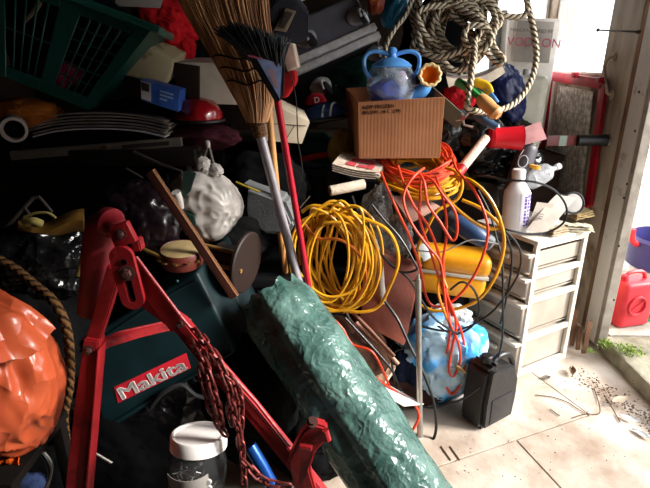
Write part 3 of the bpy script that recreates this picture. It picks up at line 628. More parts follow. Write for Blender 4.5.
m = MB(); m.tube(px([(528, 4, 2.5), (526, 14, 2.5), (516, 17, 2.5), (502, 15, 2.5), (494, 10, 2.5), (500, -10, 2.5)]), .0135, 9, n=12, twist=73.3, amp=.13); m.build('rope_strand', M_rope, t)
t = thing('thin_rope', 'single grey rope strand hanging down behind the toy teapot', 'rope')
m = MB(); m.tube(px([(414, -6, 2.5), (406, 14, 2.46), (394, 30, 2.42), (386, 46, 2.4), (384, 66, 2.4), (388, 90, 2.4)]), .0115, 9, n=12, twist=73.3, amp=.13); m.build('rope_strand', M_rope, t)
# stuffed dark bags behind rope and box
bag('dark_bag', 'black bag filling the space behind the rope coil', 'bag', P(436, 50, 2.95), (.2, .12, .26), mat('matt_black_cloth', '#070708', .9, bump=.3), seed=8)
bag('teal_bag', 'blue green plastic carrier bag above the toy teapot', 'bag', P(396, 8, 2.72), (.06, .06, .1), mat('teal_bag_plastic', '#2a7f9e', .25, kind='crinkle', bump=.5, bscale=14), rot3('Y', 20), seed=9)
bag('orange_packet', 'small orange and red packet above the suitcase wheel', 'packet', P(376, 3, 2.62), (.04, .04, .05), mat('orange_packet', '#b0562a', .5, col2='#7a2320', scale=30), seed=12)
bag('green_holdall', 'dark green cloth bag under the suitcase beside the teapot', 'bag', P(358, 78, 2.6), (.16, .1, .09), mat('dark_green_cloth', '#123c30', .9, bump=.3), rot3('Y', -10), seed=13)
# ================================================================ suitcase
t = thing('suitcase', 'black hard sided suitcase lying on the pile with grey wheels and two pale metal rims', 'suitcase')
O = P(333, 51, 2.6); X = (P(370, 32, 2.66) - P(300, 63, 2.58)).normalized(); Z = (P(322, 20, 2.70) - P(350, 98, 2.56)).normalized()
fr_ = Matrix((X, X.cross(Z).normalized()*-1, Z)).transposed(); N_ = X.cross(Z).normalized()
if N_.y > 0: N_ = -N_
Zp = (Z - X*Z.dot(X)).normalized(); m3 = Matrix((X, -N_, Zp)).transposed()     # x along rim, y away from the eye, z across
M_case = mat('black_case_shell', '#15151a', .38, scale=20); M_rim = mat('brushed_rim', '#ece7e3', .4, .0, scale=30)
def S(x, y, z): return O + m3 @ V((x, y, z))
m = MB(); m.box(S(.0, .22, .12), (.46, .44, .20), m3, .035, 4); m.build('upper_shell', mat('lit_case_face', '#6c6a70', .3), t)  # upper shell coloured grey as the highlight on the black case
m = MB(); m.box(S(.0, .22, -.115), (.46, .44, .18), m3, .035, 4); m.build('lower_shell', M_case, t)
for z in (.024, -.022):
    m = MB(); m.box(S(.0, .22, z), (.485, .475, .036), m3, .008, 3); m.build('metal_rim', M_rim, t)
m = MB(); m.box(S(.06, -.003, .035), (.13, .012, .02), m3, .003); m.build('latch', M_rim, t)
M_wh = mat('grey_wheel_housing', '#bdb9ba', .4)
for x, z in ((-.095, .09), (.18, .09), (-.13, -.15), (.18, -.12)):
    m = MB(); m.blob(S(x, -.005, z+.015), (.055, .03, .045), m3, 3, .05); hs_ = m.build('wheel_housing', M_wh, t)
    m = MB(); cw = S(x+.012, -.05, z-.02); wx = (X*.8 + Zp*-.1 - V((0, .5, 0))).normalized()
    m.lathe([(.02, -.014), (.034, -.012), (.036, 0), (.034, .012), (.02, .014)], cw, N_*.5 + X*.85, 22); m.build('wheel', mat('black_wheel', '#26252a', .35), hs_)
    m = MB(); m.ring(cw, N_*.5 + X*.85, .042, .0065, 20, 7, -1.2, 2.2); m.build('wheel_fork', M_wh, hs_)
m = MB()
for x, z in ((-.02, -.1), (.06, -.09), (-.06, -.16), (.03, -.15)): m.lathe([(.004, 0), (.003, .003)], S(x, -.003, z), N_, 8)
m.build('rivet', M_rim, t)
# grey pouch with label, hanging left of suitcase
t = thing('grey_pouch', 'grey cloth satchel with a brown label, wedged between the brooms and the suitcase', 'pouch')
Yq = 2.2
m = MB(); m.prism(px([(284, -10, Yq), (296, -2, Yq), (308, 12, Yq-.02), (308, 40, Yq-.02), (296, 46, Yq), (274, 40, Yq), (268, 10, Yq)]), V((0, .08, .02)), .008); bp_ = m.build('body', mat('grey_canvas', '#3f3f47', .85, bump=.3, bscale=120), t)
m = MB(); m.hexa(px([(286, 8, Yq-.02), (296, 11, Yq-.02), (286, 32, Yq-.02), (274, 30, Yq-.02)]), V((0, .015, 0)), .002); lb = m.build('label', mat('tan_label', '#8a7a63', .6), bp_)
m = MB(); m.hexa(px([(286, 11, Yq-.026), (293, 13, Yq-.026), (284, 29, Yq-.026), (278, 27, Yq-.026)]), V((0, .006, 0)), .001); m.build('label_window', mat('dark_label', '#3a342e', .6), bp_)
m = MB(); m.sheet(lambda u, v: P(282 + 32*u - 1*v, 0 - 16*u + 12*v, 2.4), 6, 3, .01); tag(m.build('pale_board', mat('pale_card', '#c9b9a8', .8)), 'pale board edge above the grey satchel', 'board')
# paperback, red pouch left of suitcase, cap, shoe
t = thing('paperback', 'worn paperback standing upright beside the dark brush', 'book')
m = MB(); q = px([(281, 42, 2.05), (292, 44, 2.05), (297, 66, 2.03), (287, 71, 2.03)]); m.hexa(q, V((.01, .1, .0)), .002); m.build('cover', mat('faded_pink_cover', '#c9a596', .7, scale=30), t)
m = MB(); m.hexa([p + V((.003, .004, .003 if i < 2 else -.003)) for i, p in enumerate(q)], V((.006, .1, 0))); m.build('pages', mat('page_edge', '#d8cbb6', .8), t)
m = MB(); m.prism(px([(285, 72, 2.02), (294, 70, 2.02), (295, 82, 2.0), (285, 98, 1.98), (281, 98, 1.98)]), V((.01, .06, 0)), .004); tag(m.build('red_packet', mat('red_satin', '#b0151c', .5)), 'thin red packet behind the dark brush head', 'packet')
t = thing('baseball_cap', 'small red cap with a white badge under the suitcase wheel', 'cap')
m = MB(); q = P(316, 102, 2.38); m.blob(q, (.05, .05, .04), None, 3, .06, fn=lambda p, n: V((p.x, p.y, max(p.z, -.012)))); cr = m.build('crown', mat('red_cap_cloth', '#b3202b', .85, bump=.2), t)
m = MB(); m.sheet(lambda u, v: q + V(((u-.2)*.1, -.03 - .05*math.sin(PI*u)*v, -.012 - .01*v)), 10, 3, .003); m.build('peak', mat('red_cap_cloth'), t)
m = MB(); m.text('D', q + V((.005, -.056, .012)), V((1, 0, .2)), V((0, .2, 1)), .034); m.build('badge', mat('white_stitch', '#e6ddd8', .8), cr)
t = thing('trainer_shoe', 'dark blue trainer with grey straps lying under the red cap', 'shoe')
q = P(326, 112, 2.28); B = basis(V((1, -.2, .15)), V((0, 1, 0)))
m = MB(); m.blob(q, (.1, .045, .042), B, 4, .1, fn=lambda p, n: V((p.x, p.y*(1 - .25*max(p.x, 0)/.1), max(p.z*(1 - .45*max(p.x, 0)/.1), -.03)))); m.build('upper', mat('navy_suede', '#1d2b4d', .85), t)
m = MB(); m.blob(q + B @ V((0, 0, -.03)), (.105, .047, .014), B, 3, .02); m.build('sole', mat('black_rubber'), t)
for k in (-.01, .025): m = MB(); m.tube([q + B @ V((k, -.046, -.015)), q + B @ V((k+.01, -.035, .026)), q + B @ V((k+.02, 0, .036)), q + B @ V((k+.02, .035, .02))], .005, 8, n=5, flat=.6); m.build('strap', mat('grey_strap', '#8a8a88', .6), t)
# ================================================================ cords
def cord(name, lab, cat, paths, r, mt, plug=None):
    multi = len(paths) > 1; t = None
    if multi: t = thing(name, lab, cat)
    for p in paths:
        m = MB(); m.tube(px(p) if len(p[0]) == 3 and not isinstance(p[0], Vector) else p, r, 8, n=8); o = m.build('cord_loop' if multi else name, mt, t)
    if not multi: tag(o, lab, cat)
    return t or o
M_yel = mat('yellow_cable', '#dfa01a', .35, var=.3); M_org = mat('orange_red_cable', '#dd4320', .4, var=.15); M_bcab = mat('black_cable', '#141416', .35)
# yellow coil hung up left of centre
pts = []
R.seed(12)
for i in range(24):
    cx, cy = 342 + R.uniform(-12, 12), 257 + R.uniform(-6, 6); rx, ry = R.uniform(12, 42), R.uniform(38, 54); tl_ = R.uniform(-.45, .3); Y0 = 1.90 + R.uniform(-.05, .06)
    for k in range(7):
        a = -PI/2 + 2*PI*k/7; x, y = rx*math.cos(a), ry*math.sin(a)
        pts.append((cx + x*math.cos(tl_) - y*math.sin(tl_), cy + x*math.sin(tl_) + y*math.cos(tl_), Y0 + .03*math.sin(a + i)))
t = thing('extension_cord', 'big hanging coil of yellow extension cord left of the brown board', 'cord')
m = MB(); m.tube(px(pts), .0055, 8, n=7); m.build('coiled_cord', M_yel, t)
m = MB(); m.tube(px([(330, 214, 1.9), (348, 214, 1.88), (368, 220, 1.87), (386, 229, 1.86), (396, 245, 1.86), (398, 264, 1.86), (390, 286, 1.87), (379, 306, 1.88), (362, 312, 1.88), (338, 310, 1.9)]), .0072, 8, n=8); m.build('loose_loop', M_yel, t)
m = MB(); m.tube(px([(302, 212, 1.9), (312, 206, 1.89), (330, 209, 1.88), (352, 222, 1.87), (366, 248, 1.87), (372, 280, 1.88), (362, 304, 1.9)]), .0072, 8, n=8); m.build('loose_loop', M_yel, t)
m = MB(); m.tube(px([(303, 222, 1.88), (318, 238, 1.87), (340, 240, 1.86), (360, 256, 1.86), (366, 280, 1.87), (356, 300, 1.88)]), .0065, 8, n=8); m.build('loose_loop', mat('rust_orange_cable', '#b5601d', .4), t)
# flat coil under the box: yellow below, orange on top
def flatcoil(n, zc, dz, cx, cy, rx, ry, mt, nm, t, seed):
    R.seed(seed); pts = []
    for i in range(n):
        ox, oy = R.uniform(-.025, .025), R.uniform(-.025, .025); k1 = R.uniform(.62, 1.06); z = zc + dz*i/n
        for k in range(8):
            a = 2*PI*k/8 + .1*i; pts.append(V((cx + ox + rx*k1*math.cos(a), cy + oy + ry*k1*math.sin(a), z + .012*math.sin(a*2+i) - .01*math.cos(a) + .055*math.sin(a) + R.uniform(-.02, .02))))
    m = MB(); m.tube(pts, .0054, 8, n=6); return m.build(nm, mt, t)
cc = P(412, 178, 2.22)
zb = P(415, 158, 2.1).z
t = thing('extension_cord', 'flat coil of yellow cord squashed beneath the cardboard box', 'cord')
flatcoil(22, zb - .115, .07, cc.x + .02, 2.20, .175, .16, M_yel, 'coiled_cord', t, 5)
m = MB(); m.tube(px([(446, 168, 2.08), (456, 172, 2.04), (462, 184, 2.0), (458, 198, 1.98), (446, 206, 1.97), (436, 212, 1.96), (425, 232, 1.96), (418, 248, 1.97), (420, 262, 2.0)]), .0072, 8, n=8); m.build('loose_loop', M_yel, t)
m = MB(); m.tube(px([(450, 176, 2.05), (470, 180, 1.98), (488, 196, 1.94), (500, 220, 1.92), (504, 245, 1.92), (496, 275, 1.92), (480, 298, 1.93), (460, 308, 1.94), (436, 311, 1.95), (420, 305, 1.97)]), .0072, 8, n=8); m.build('loose_loop', M_yel, t)
m = MB(); m.tube(px([(440, 188, 2.03), (452, 204, 1.97), (468, 218, 1.94), (485, 228, 1.93), (498, 228, 1.93), (497, 222, 1.94), (480, 208, 1.97), (462, 200, 2.0)]), .0072, 8, n=8); m.build('loose_loop', M_yel, t)
M_ORG2 = 1
t = thing('extension_cord', 'orange extension cord hanging in long loops from beneath the cardboard box to the floor', 'cord')
flatcoil(17, zb - .06, .055, cc.x + .02, 2.22, .172, .15, M_org, 'coiled_cord', t, 6)
OP = [[(381, 172, 2.06), (388, 190, 1.98), (398, 212, 1.95), (410, 238, 1.94), (420, 268, 1.93), (426, 296, 1.92), (434, 306, 1.92), (448, 304, 1.91), (464, 290, 1.9), (478, 268, 1.9), (487, 240, 1.9), (486, 218, 1.92), (474, 190, 1.96), (457, 170, 2.02), (452, 158, 2.1), (446, 162, 2.16)],
      [(398, 166, 2.05), (404, 184, 1.97), (414, 206, 1.95), (428, 226, 1.93), (438, 252, 1.92), (444, 284, 1.91), (452, 310, 1.9), (462, 334, 1.89), (465, 362, 1.88), (460, 384, 1.87), (452, 394, 1.87), (446, 384, 1.87), (446, 360, 1.88), (450, 330, 1.89), (446, 300, 1.9)],
      [(424, 168, 2.05), (414, 176, 1.98), (405, 190, 1.95), (404, 204, 1.93), (412, 224, 1.92), (426, 244, 1.91), (440, 262, 1.9), (444, 290, 1.88), (448, 318, 1.87), (458, 342, 1.86), (460, 360, 1.86), (454, 376, 1.86), (449, 370, 1.86), (452, 348, 1.87), (456, 322, 1.88), (446, 292, 1.89), (442, 270, 1.9)],
      [(418, 172, 2.03), (424, 182, 1.97), (428, 204, 1.94), (440, 222, 1.92), (452, 240, 1.91), (457, 232, 1.91), (455, 212, 1.92), (442, 194, 1.94), (432, 180, 1.98), (422, 178, 2.0), (420, 200, 1.96), (420, 220, 1.94), (430, 250, 1.92), (438, 275, 1.9), (446, 300, 1.89)],
      [(436, 176, 2.04), (442, 196, 1.95), (446, 216, 1.93), (446, 240, 1.92), (443, 262, 1.91), (446, 290, 1.9), (452, 316, 1.89)],
      [(320, 306, 1.86), (326, 324, 1.84), (338, 346, 1.82), (356, 362, 1.8), (376, 378, 1.78), (396, 392, 1.76), (412, 402, 1.74), (419, 416, 1.72), (412, 432, 1.70), (408, 444, 1.70)],
      [(326, 318, 1.86), (336, 336, 1.84), (346, 356, 1.82), (356, 376, 1.8), (374, 390, 1.78), (392, 402, 1.76), (404, 420, 1.74), (412, 440, 1.72)],
      [(310, 318, 1.88), (330, 318, 1.86), (342, 328, 1.84), (352, 344, 1.82), (372, 352, 1.8), (386, 378, 1.78), (396, 408, 1.76), (400, 430, 1.75)]]
for p in OP:
    m = MB(); m.tube(px(p), .0056, 8, n=8); m.build('cord_loop', M_org, t)
m = MB(); m.tube(px([(447, 288, 1.88), (441, 276, 1.9), (438, 292, 1.88), (446, 316, 1.87), (453, 330, 1.88)]), .006, 8, n=8); m.build('cord_loop', mat('bright_orange_cable', '#f08a24', .4), t)
m = MB(); a, b = P(456, 366, 1.85), P(470, 376, 1.83); m.lathe([(.008, 0), (.009, .02), (.006, .022), (.008, .03), (.005, .05)], a, b-a, 12); m.build('brass_connector', mat('brass', '#a98652', .3, .9), t)
BK = {'black cable looping over the top of the drawer tower': [[(440, 180, 2.35), (462, 178, 2.28), (485, 176, 2.2), (508, 180, 2.12), (534, 182, 2.1), (554, 190, 2.1), (566, 206, 2.1), (564, 222, 2.1), (548, 232, 2.11), (528, 234, 2.1), (508, 230, 2.1), (494, 226, 2.14)]],
      'black cable hanging down the front of the drawer tower': [[(488, 224, 2.0), (506, 232, 1.98), (520, 250, 1.96), (519, 272, 1.96), (508, 292, 1.95), (492, 312, 1.94), (470, 326, 1.93), (446, 331, 1.92), (420, 326, 1.92)]],
      'long black hose dropping from the tower top and curling round the metal pipe': [[(478, 190, 2.05), (490, 214, 2.0), (497, 240, 1.96), (502, 262, 1.93), (503, 300, 1.9), (502, 340, 1.87), (494, 368, 1.82), (478, 388, 1.77), (456, 402, 1.75), (430, 408, 1.75), (410, 400, 1.77), (396, 382, 1.82), (392, 360, 1.9), (398, 350, 1.93), (416, 350, 1.93), (440, 362, 1.92)]],
      'black hose looping on the floor boards beside the metal pipe': [[(384, 300, 1.9), (398, 320, 1.86), (410, 346, 1.82), (424, 374, 1.78), (434, 404, 1.74), (436, 430, 1.72), (430, 444, 1.70), (420, 451, 1.70), (412, 450, 1.71)]],
      'black lead in front of the brown board': [[(372, 205, 1.92), (384, 220, 1.9), (400, 238, 1.88), (414, 262, 1.86), (416, 270, 1.86), (402, 272, 1.87), (388, 262, 1.88), (372, 240, 1.9), (368, 212, 1.93), (374, 200, 1.95)]],
      'thin black lead from the plastic wrap to the blue bag': [[(352, 196, 1.96), (362, 222, 1.92), (378, 250, 1.9), (396, 268, 1.88), (410, 280, 1.87), (420, 298, 1.86), (436, 320, 1.86), (458, 334, 1.86)]],
      'black ring of cable beside the yellow case': [[(450, 290, 1.9), (462, 282, 1.9), (474, 290, 1.9), (479, 308, 1.9), (472, 326, 1.9), (454, 334, 1.9), (438, 326, 1.9)]],
      'black lead lying over the floral book': [[(345, 318, 1.85), (362, 336, 1.83), (382, 358, 1.81), (394, 374, 1.8), (400, 392, 1.8), (402, 408, 1.8)]],
      'thin dark cable behind the black hose': [[(482, 186, 2.1), (494, 210, 2.04), (508, 240, 2.0), (512, 262, 1.98), (506, 300, 1.96), (500, 324, 1.95)]]}
for lab, ps in BK.items(): cord('black_cable' if 'hose' not in lab[:12] else 'black_hose', lab, 'cable' if 'hose' not in lab[:12] else 'hose', ps, .0065 if 'hose' in lab[:12] else .0048, M_bcab)
cord('grey_cable', 'thin grey cable curving in front of the power tool', 'cable', [[(414, 250, 1.95), (440, 252, 1.93), (456, 246, 1.93), (472, 240, 1.94), (498, 244, 1.95)]], .003, mat('grey_flex', '#8d9296', .4))
cord('thin_wire', 'thin dark wire hanging down between the brooms and the suitcase', 'wire', [[(280, 66, 1.9), (290, 76, 1.9), (296, 100, 1.9), (298, 140, 1.9), (302, 170, 1.9), (296, 204, 1.9), (286, 232, 1.9)]], .0022, M_bcab)
# ================================================================ power tool, yellow case, brown board, pipe, bags
t = thing('power_tool', 'blue and grey power tool partly hidden behind the cords above the yellow case', 'power tool')
a, b = P(462, 226, 2.12), P(494, 246, 2.06); ax = (b-a).normalized()
m = MB(); m.lathe([(.03, -.05), (.042, -.02), (.044, .06), (.036, .11), (.03, .12)], a, ax, 22); bd = m.build('body', mat('blue_tool', '#27466e', .4), t)
m = MB(); m.lathe([(.031, .118), (.036, .122), (.034, .15), (.02, .158)], a, ax, 20); m.build('nose', mat('grey_tool', '#7c8084', .35, .4), bd)
m = MB(); m.lathe([(.028, -.09), (.036, -.08), (.036, -.04)], a, ax, 20); m.build('end_cap', mat('black_rubber'), bd)
t = thing('yellow_case', 'yellow plastic tool case with rounded lid and pale band behind the orange cords', 'case')
o = P(462, 276, 2.18); B = basis(V((1, -.1, -.1)), V((0, 1, 0)))
m = MB(); m.box(o + B @ V((-.04, .08, .055)), (.34, .2, .1), B, .046, 6); m.build('lid', mat('amber_case', '#e8a01a', .3, col2='#d78a12', coat=.3), t)
m = MB(); m.box(o + B @ V((-.04, .08, .005)), (.325, .195, .018), B, .006, 2); m.build('seam_band', mat('pale_band', '#c9bfae', .4), t)
m = MB(); m.box(o + B @ V((-.04, .08, -.055)), (.32, .19, .11), B, .03, 4); m.build('lower_shell', mat('amber_case'), t)
m = MB(); q = px([(358, 322, 1.9), (376, 252, 2.02), (420, 270, 2.0), (404, 346, 1.86)])
m.hexa([q[0], q[1], q[2], q[3]], V((.02, .05, .01)), .006); tag(m.build('brown_board', mat('red_brown_board', '#7a3b2a', .55, scale=6, bump=.15, col2='#643023')), 'tilted red brown board with worn edges behind the yellow coil', 'board')
M_wrap = film('grey_plastic_wrap', '#8f8d8b', .2, .3, 20, 1.)
for k, (x, y, w_, h_) in enumerate([(386, 240, .1, .14), (374, 215, .06, .12)]):
    m = MB(); m.blob(P(x, y, 2.06), (w_, .03, h_), rot3('Y', 15), 4, .35, 2.5, .3, 31+k, rfr=7); tag(m.build('plastic_wrap', M_wrap), ['crumpled clear plastic wrap behind the black lead', 'narrow twist of clear plastic wrap above the yellow coil'][k], 'plastic wrap')
stick('white_strap', 'pale grey strap hanging inside the yellow coil', 'strap', [(374, 240, 1.98), (380, 262, 1.96), (382, 286, 1.94), (384, 304, 1.93)], .012, mat('pale_strap', '#bdb7b2', .7), flat=.35)
t = thing('metal_pipe', 'upright galvanised metal pipe standing on the floor in front of the blue bag', 'pipe')
a, b = PZ(420, 436), P(418, 279, 1.8); ax = (b-a).normalized()
m = MB(); m.tube([a, b], .0125, 16); m.build('tube', mat('galvanised', '#a9a49e', .35, .75, scale=30), t)
m = MB(); m.tube([b - ax*.02, b + ax*.02], .0075, 12); m.tube([b - V((.02, 0, .01)), b + V((.0, 0, -.01))], .006, 8); m.build('end_fitting', mat('galvanised'), t)
t = thing('blue_bag', 'blue tinted clear plastic bag bulging at the foot of the pile behind the metal pipe', 'bag')
M_bluebag = mat('blue_tinted_film', '#3f9be0', .15, col2='#a9c8dc', kind='crinkle', bump=.8, bscale=6, bdist=.03, scale=7, lo=.46, hi=.58)
m = MB(); m.blob(P(440, 358, 2.0) + V((0, 0, .0)), (.21, .13, .21), rot3('Y', 25), 5, .2, 2, .16, 41, rfr=5); m.build('bag_film', M_bluebag, t)
m = MB(); m.blob(P(450, 318, 2.04), (.09, .07, .06), None, 4, .3, 3, .25, 42); m.build('gathered_neck', mat('clear_film_white', '#cfd3d4', .2, kind='crinkle', bump=1., bscale=14, bdist=.02, col2='#97a0a3'), t)
bag('brown_sack', 'dark brown sack under the blue bag at floor level', 'sack', V((.3, 2.0, .08)), (.3, .14, .09), mat('dark_brown_sack', '#2d1a16', .8, bump=.3), seed=44)
t = thing('floral_book', 'old book with floral patterned cover lying under the cords beside the tarpaulin', 'book')
q = px([(338, 362, 1.9), (352, 342, 1.98), (396, 366, 1.9), (382, 386, 1.82)])
m = MB(); m.hexa(q, V((0, .004, -.006)), .001); m.build('cover', mat('floral_cover', '#a88668', .7, col2='#5a3d2c', scale=42, lo=.42, hi=.55), t)
m = MB(); m.hexa([p + V((0, .006, -.007)) for p in q], V((0, .01, -.03))); m.build('pages', mat('page_edge'), t)
m = MB(); q = px([(364, 384, 1.74), (380, 380, 1.8), (424, 404, 1.74), (404, 406, 1.68)]); m.hexa([q[0], q[1], q[2], q[3]], V((0, .003, -.006)), .001)
tag(m.build('white_tile', mat('white_card_sheet', '#efe9e2', .6, var=.08)), 'pointed white sheet lying beside the tarpaulin under the orange cords', 'sheet')
M_mug = mat('white_enamel', '#ccc5bb', .3)
t = thing('enamel_mug', 'white enamel mug lying above the tarpaulin under the yellow coil', 'mug')
a = P(340, 328, 1.92); ax = V((-.3, -.8, .5)).normalized()
m = MB(); m.lathe([(.034, -.08), (.04, -.075), (.042, 0), (.0425, .004), (.039, .004), (.037, -.07), (0, -.072)], a, ax, 26, cap=False); m.build('cup', M_mug, t)
m = MB(); m.ring(a + V((.045, .03, -.02)), V((.2, 1, 0)), .022, .004, 16, 6); m.build('handle', M_mug, t)
for i, (p, r_, lab, cl) in enumerate([([(350, 310, 1.9), (372, 332, 1.86), (394, 356, 1.84)], .008, 'brown stick lying across the floral book', '#7a4a33'), ([(356, 322, 1.88), (380, 344, 1.86), (398, 364, 1.84)], .009, 'pinkish wooden rod above the floral book', '#b98a74'),
            ([(340, 300, 1.94), (350, 320, 1.9), (372, 346, 1.86)], .005, 'thin grey rod near the enamel mug', '#8a8580'), ([(322, 346, 1.9), (338, 352, 1.88), (352, 350, 1.9)], .007, 'short pale stick beside the floral book', '#a08d7c')]):
    stick('wooden_rod', lab, 'rod', p, r_, mat('rod_%d' % i, cl, .6, bump=.1), n=0)
bag('navy_cloth', 'dark navy cloth bundle under the floral book', 'cloth', P(404, 372, 1.98), (.09, .09, .14), mat('navy_cloth', '#141a2c', .9, bump=.3), seed=47)
bag('brown_cloth', 'brown cloth heap under the floral book beside the tarpaulin', 'cloth', V((.08, 1.95, .22)), (.2, .13, .22), mat('brown_cloth', '#4a3328', .9, bump=.4), seed=48)
bag('grey_sack', 'dark grey sack under the yellow cord coil', 'sack', V((.0, 2.08, .3)), (.25, .15, .3), mat('dark_grey_sack', '#1b191a', .8, bump=.4), seed=49)
# newspaper, rags left of box
t = thing('newspaper', 'folded newspaper with red print beside the bottom of the cardboard box', 'newspaper')
for k in range(4):
    m = MB(); m.sheet(lambda u, v: P(332 + 46*u + 10*v, 164 + 8*u - 12*v + 2.2*k + 2*math.sin(u*3), 2.04 + .16*v - .0*k), 8, 4, .0018); o = m.build('page', mat('newsprint', '#c4b3a3', .85, scale=60, col2='#a39384'), t)
    if k == 0:
        m = MB()
        for a_, b_, c_, d_ in ((.25, .2, .45, .45), (.5, .2, .7, .4), (.72, .15, .85, .5), (.3, .55, .8, .75)): m.hexa([P(332 + 46*u + 10*v, 163.3 + 8*u - 12*v + 2*math.sin(u*3), 2.038 + .16*v) for u, v in ((a_, b_), (c_, b_), (c_, d_), (a_, d_))], V((0, .0, .0015)))
        m.build('red_print', mat('red_newsprint', '#b8434a', .8), o)
bag('straw_bundle', 'dull yellow netting bundle left of the cardboard box', 'netting', P(342, 150, 2.3), (.06, .06, .09), mat('dull_yellow_net', '#6e5a2c', .9, bump=.8, bscale=80), seed=51)
bag('green_jumper', 'dark green cloth with a red stripe behind the newspaper', 'cloth', P(318, 148, 2.45), (.13, .08, .07), mat('dark_green_knit', '#12392b', .95), rot3('Y', 10), seed=52)
stick('red_strap', 'dull red strap across the dark green cloth', 'strap', [(300, 160, 2.34), (318, 156, 2.33), (334, 154, 2.34)], .014, mat('dark_red_strap', '#8c1b22', .8), flat=.4)
m = MB(); m.hexa(px([(392, 196, 2.06), (418, 194, 2.1), (440, 206, 2.06), (410, 222, 2.0)]), V((0, .004, -.01)), .002); tag(m.build('card_scrap', mat('pinkish_card', '#b08a7c', .8)), 'pinkish brown card scrap poking out beneath the cord coil', 'card')
m = MB(); m.hexa(px([(414, 246, 2.0), (428, 242, 2.02), (434, 256, 2.0), (424, 262, 1.98)]), V((0, .03, -.005)), .002); tag(m.build('metal_bracket', mat('zinc', '#a8adaa', .4, .6)), 'small pale metal bracket above the yellow case', 'bracket')
bag('dark_cloth_fill', 'black cloth stuffed between the yellow coil and the cardboard box', 'cloth', P(386, 215, 2.28), (.2, .1, .14), mat('matt_black_cloth'), seed=53)
bag('dark_cloth_fill', 'black cloth mass left of the yellow case behind the brown board', 'cloth', P(410, 300, 2.3), (.22, .1, .2), mat('matt_black_cloth'), seed=54)
for i, (x, y, Y, w_) in enumerate([(474, 176, 2.5, .07), (490, 192, 2.42, .05)]):
    m = MB(); m.hexa(px([(x-12, y-10, Y), (x+8, y-8, Y), (x+10, y+16, Y), (x-8, y+14, Y)]), V((0, .08, 0)), .006); tag(m.build('mustard_box', mat('mustard_box', '#8a6420', .6) if not i else mat('dark_box', '#1d1612', .6)), ['mustard coloured box between the cord coil and the white bottle', 'dark little box behind the white bottle'][i], 'box')
# ================================================================ brooms
M_straw = mat('broom_straw', '#cf9a68', .7, col2='#8a5c3a', scale=30, stretch=(1, 1, .15))
t = thing('straw_broom', 'straw broom standing head up on a grey metal handle', 'broom')
Yb = 1.72
nk, hb = P(257, 122, Yb), P(308, 316, 1.74); foot = P(345, 458, 1.64); foot = PZ(340, 440, .01)
m = MB(); m.tube([nk, foot], .0165, 18); m.build('handle', mat('grey_metal_tube', '#9b959a', .4, .25, scale=20), t)
m = MB(); R.seed(3)
def bpt(u, v, dz):   # u 0..1 across, v 0..1 along from neck up
    L_ = [(247, 267, 122), (237, 274, 102), (219, 280, 70), (203, 272, 42), (186, 268, 14), (168, 266, -24), (150, 262, -60)]
    k = min(int(v*6), 5); f_ = v*6 - k; a, b = L_[k], L_[k+1]; l = a[0]+(b[0]-a[0])*f_; r = a[1]+(b[1]-a[1])*f_; y = a[2]+(b[2]-a[2])*f_
    p = P(l + (r-l)*u, y, Yb - .02 + v*.05); th = (.03*(1-v*.3)) * math.sqrt(max(0, 1-(2*u-1)**2)); return p + V((0, dz*th, 0))
for i in range(620):
    u = R.random(); dz = R.uniform(-1, 1); u2 = min(max(u + R.gauss(0, .035), -.02), 1.02); top = R.uniform(.75, 1.0); d2 = dz + R.uniform(-.3, .3)
    m.tube([bpt(u + (u2-u)*(j/6), top*j/6, dz + (d2-dz)*j/6) for j in range(7)], [.0028, .0014], 4, cap=False)
tag_ = m.build('bristles', M_straw, t, smooth=True); tag_['kind'] = 'stuff'
m = MB()
m.sheet(lambda u, v: bpt(.06 + .88*u, v*.96, 0), 10, 14, .022); m.build('bristle_core', mat('straw_core', '#8f6240', .9, scale=60, stretch=(1, 1, .1)), t)
for v0 in (.27, .34, .41):
    m = MB(); ps = [bpt(u/12, v0 + .012*math.sin(u*.9), -1.15) for u in range(13)] + [bpt(1-u/12, v0, 1.15) for u in range(13)]
    m.tube(ps, .0028, 6, closed=True); m.build('stitching', mat('dark_twine', '#2b1a14', .9), t)
m = MB(); ax = (foot-nk).normalized()
for k in range(10): m.ring(nk + ax*(-.02 + k*.0075), ax, .024 - .0006*k, .0042, 22, 6)
m.build('binding', mat('brown_twine', '#6f5038', .9, bump=.5, bscale=90), t)
t = thing('hand_brush_broom', 'black bristled broom with blue triangular label on a red handle', 'broom')
m = MB(); R.seed(5)
for i in range(420):
    u = R.random(); w_ = R.uniform(-.03, .03)
    x0, y0 = 247 + 36*u, 54 + 12*u + R.uniform(0, 6); x1, y1 = 216 + 72*u + R.uniform(-4, 4), 24 + 18*u**1.5 + R.uniform(-5, 6) + (6 if u < .2 else 0)
    xm, ym = (x0*.6 + x1*.4) - 3*(1-u), y0*.6 + y1*.4 - 4
    m.tube([P(x0, y0, 1.60 + w_*.6), P(xm, ym, 1.6 + w_), P(x1, y1, 1.61 + w_*1.3)], [.0024, .0014], 4, n=2, cap=False)
o = m.build('bristles', mat('black_bristle', '#16181a', .6, scale=30), t); o['kind'] = 'stuff'
hq = px([(246, 54, 1.58), (284, 63, 1.58), (283, 98, 1.58), (276, 104, 1.58)])
m = MB(); m.prism(hq, V((0, .05, .01)), .005); hd = m.build('head_block', mat('black_plastic_head', '#141416', .45), t)
m = MB(); m.prism([p + V((0, -.0015, 0)) for p in px([(256, 57, 1.58), (282, 64, 1.58), (280, 99, 1.58)])], V((0, .003, 0))); lb = m.build('label', mat('blue_sticker', '#a3b5e0', .4, col2='#7f95cc', scale=30), hd)
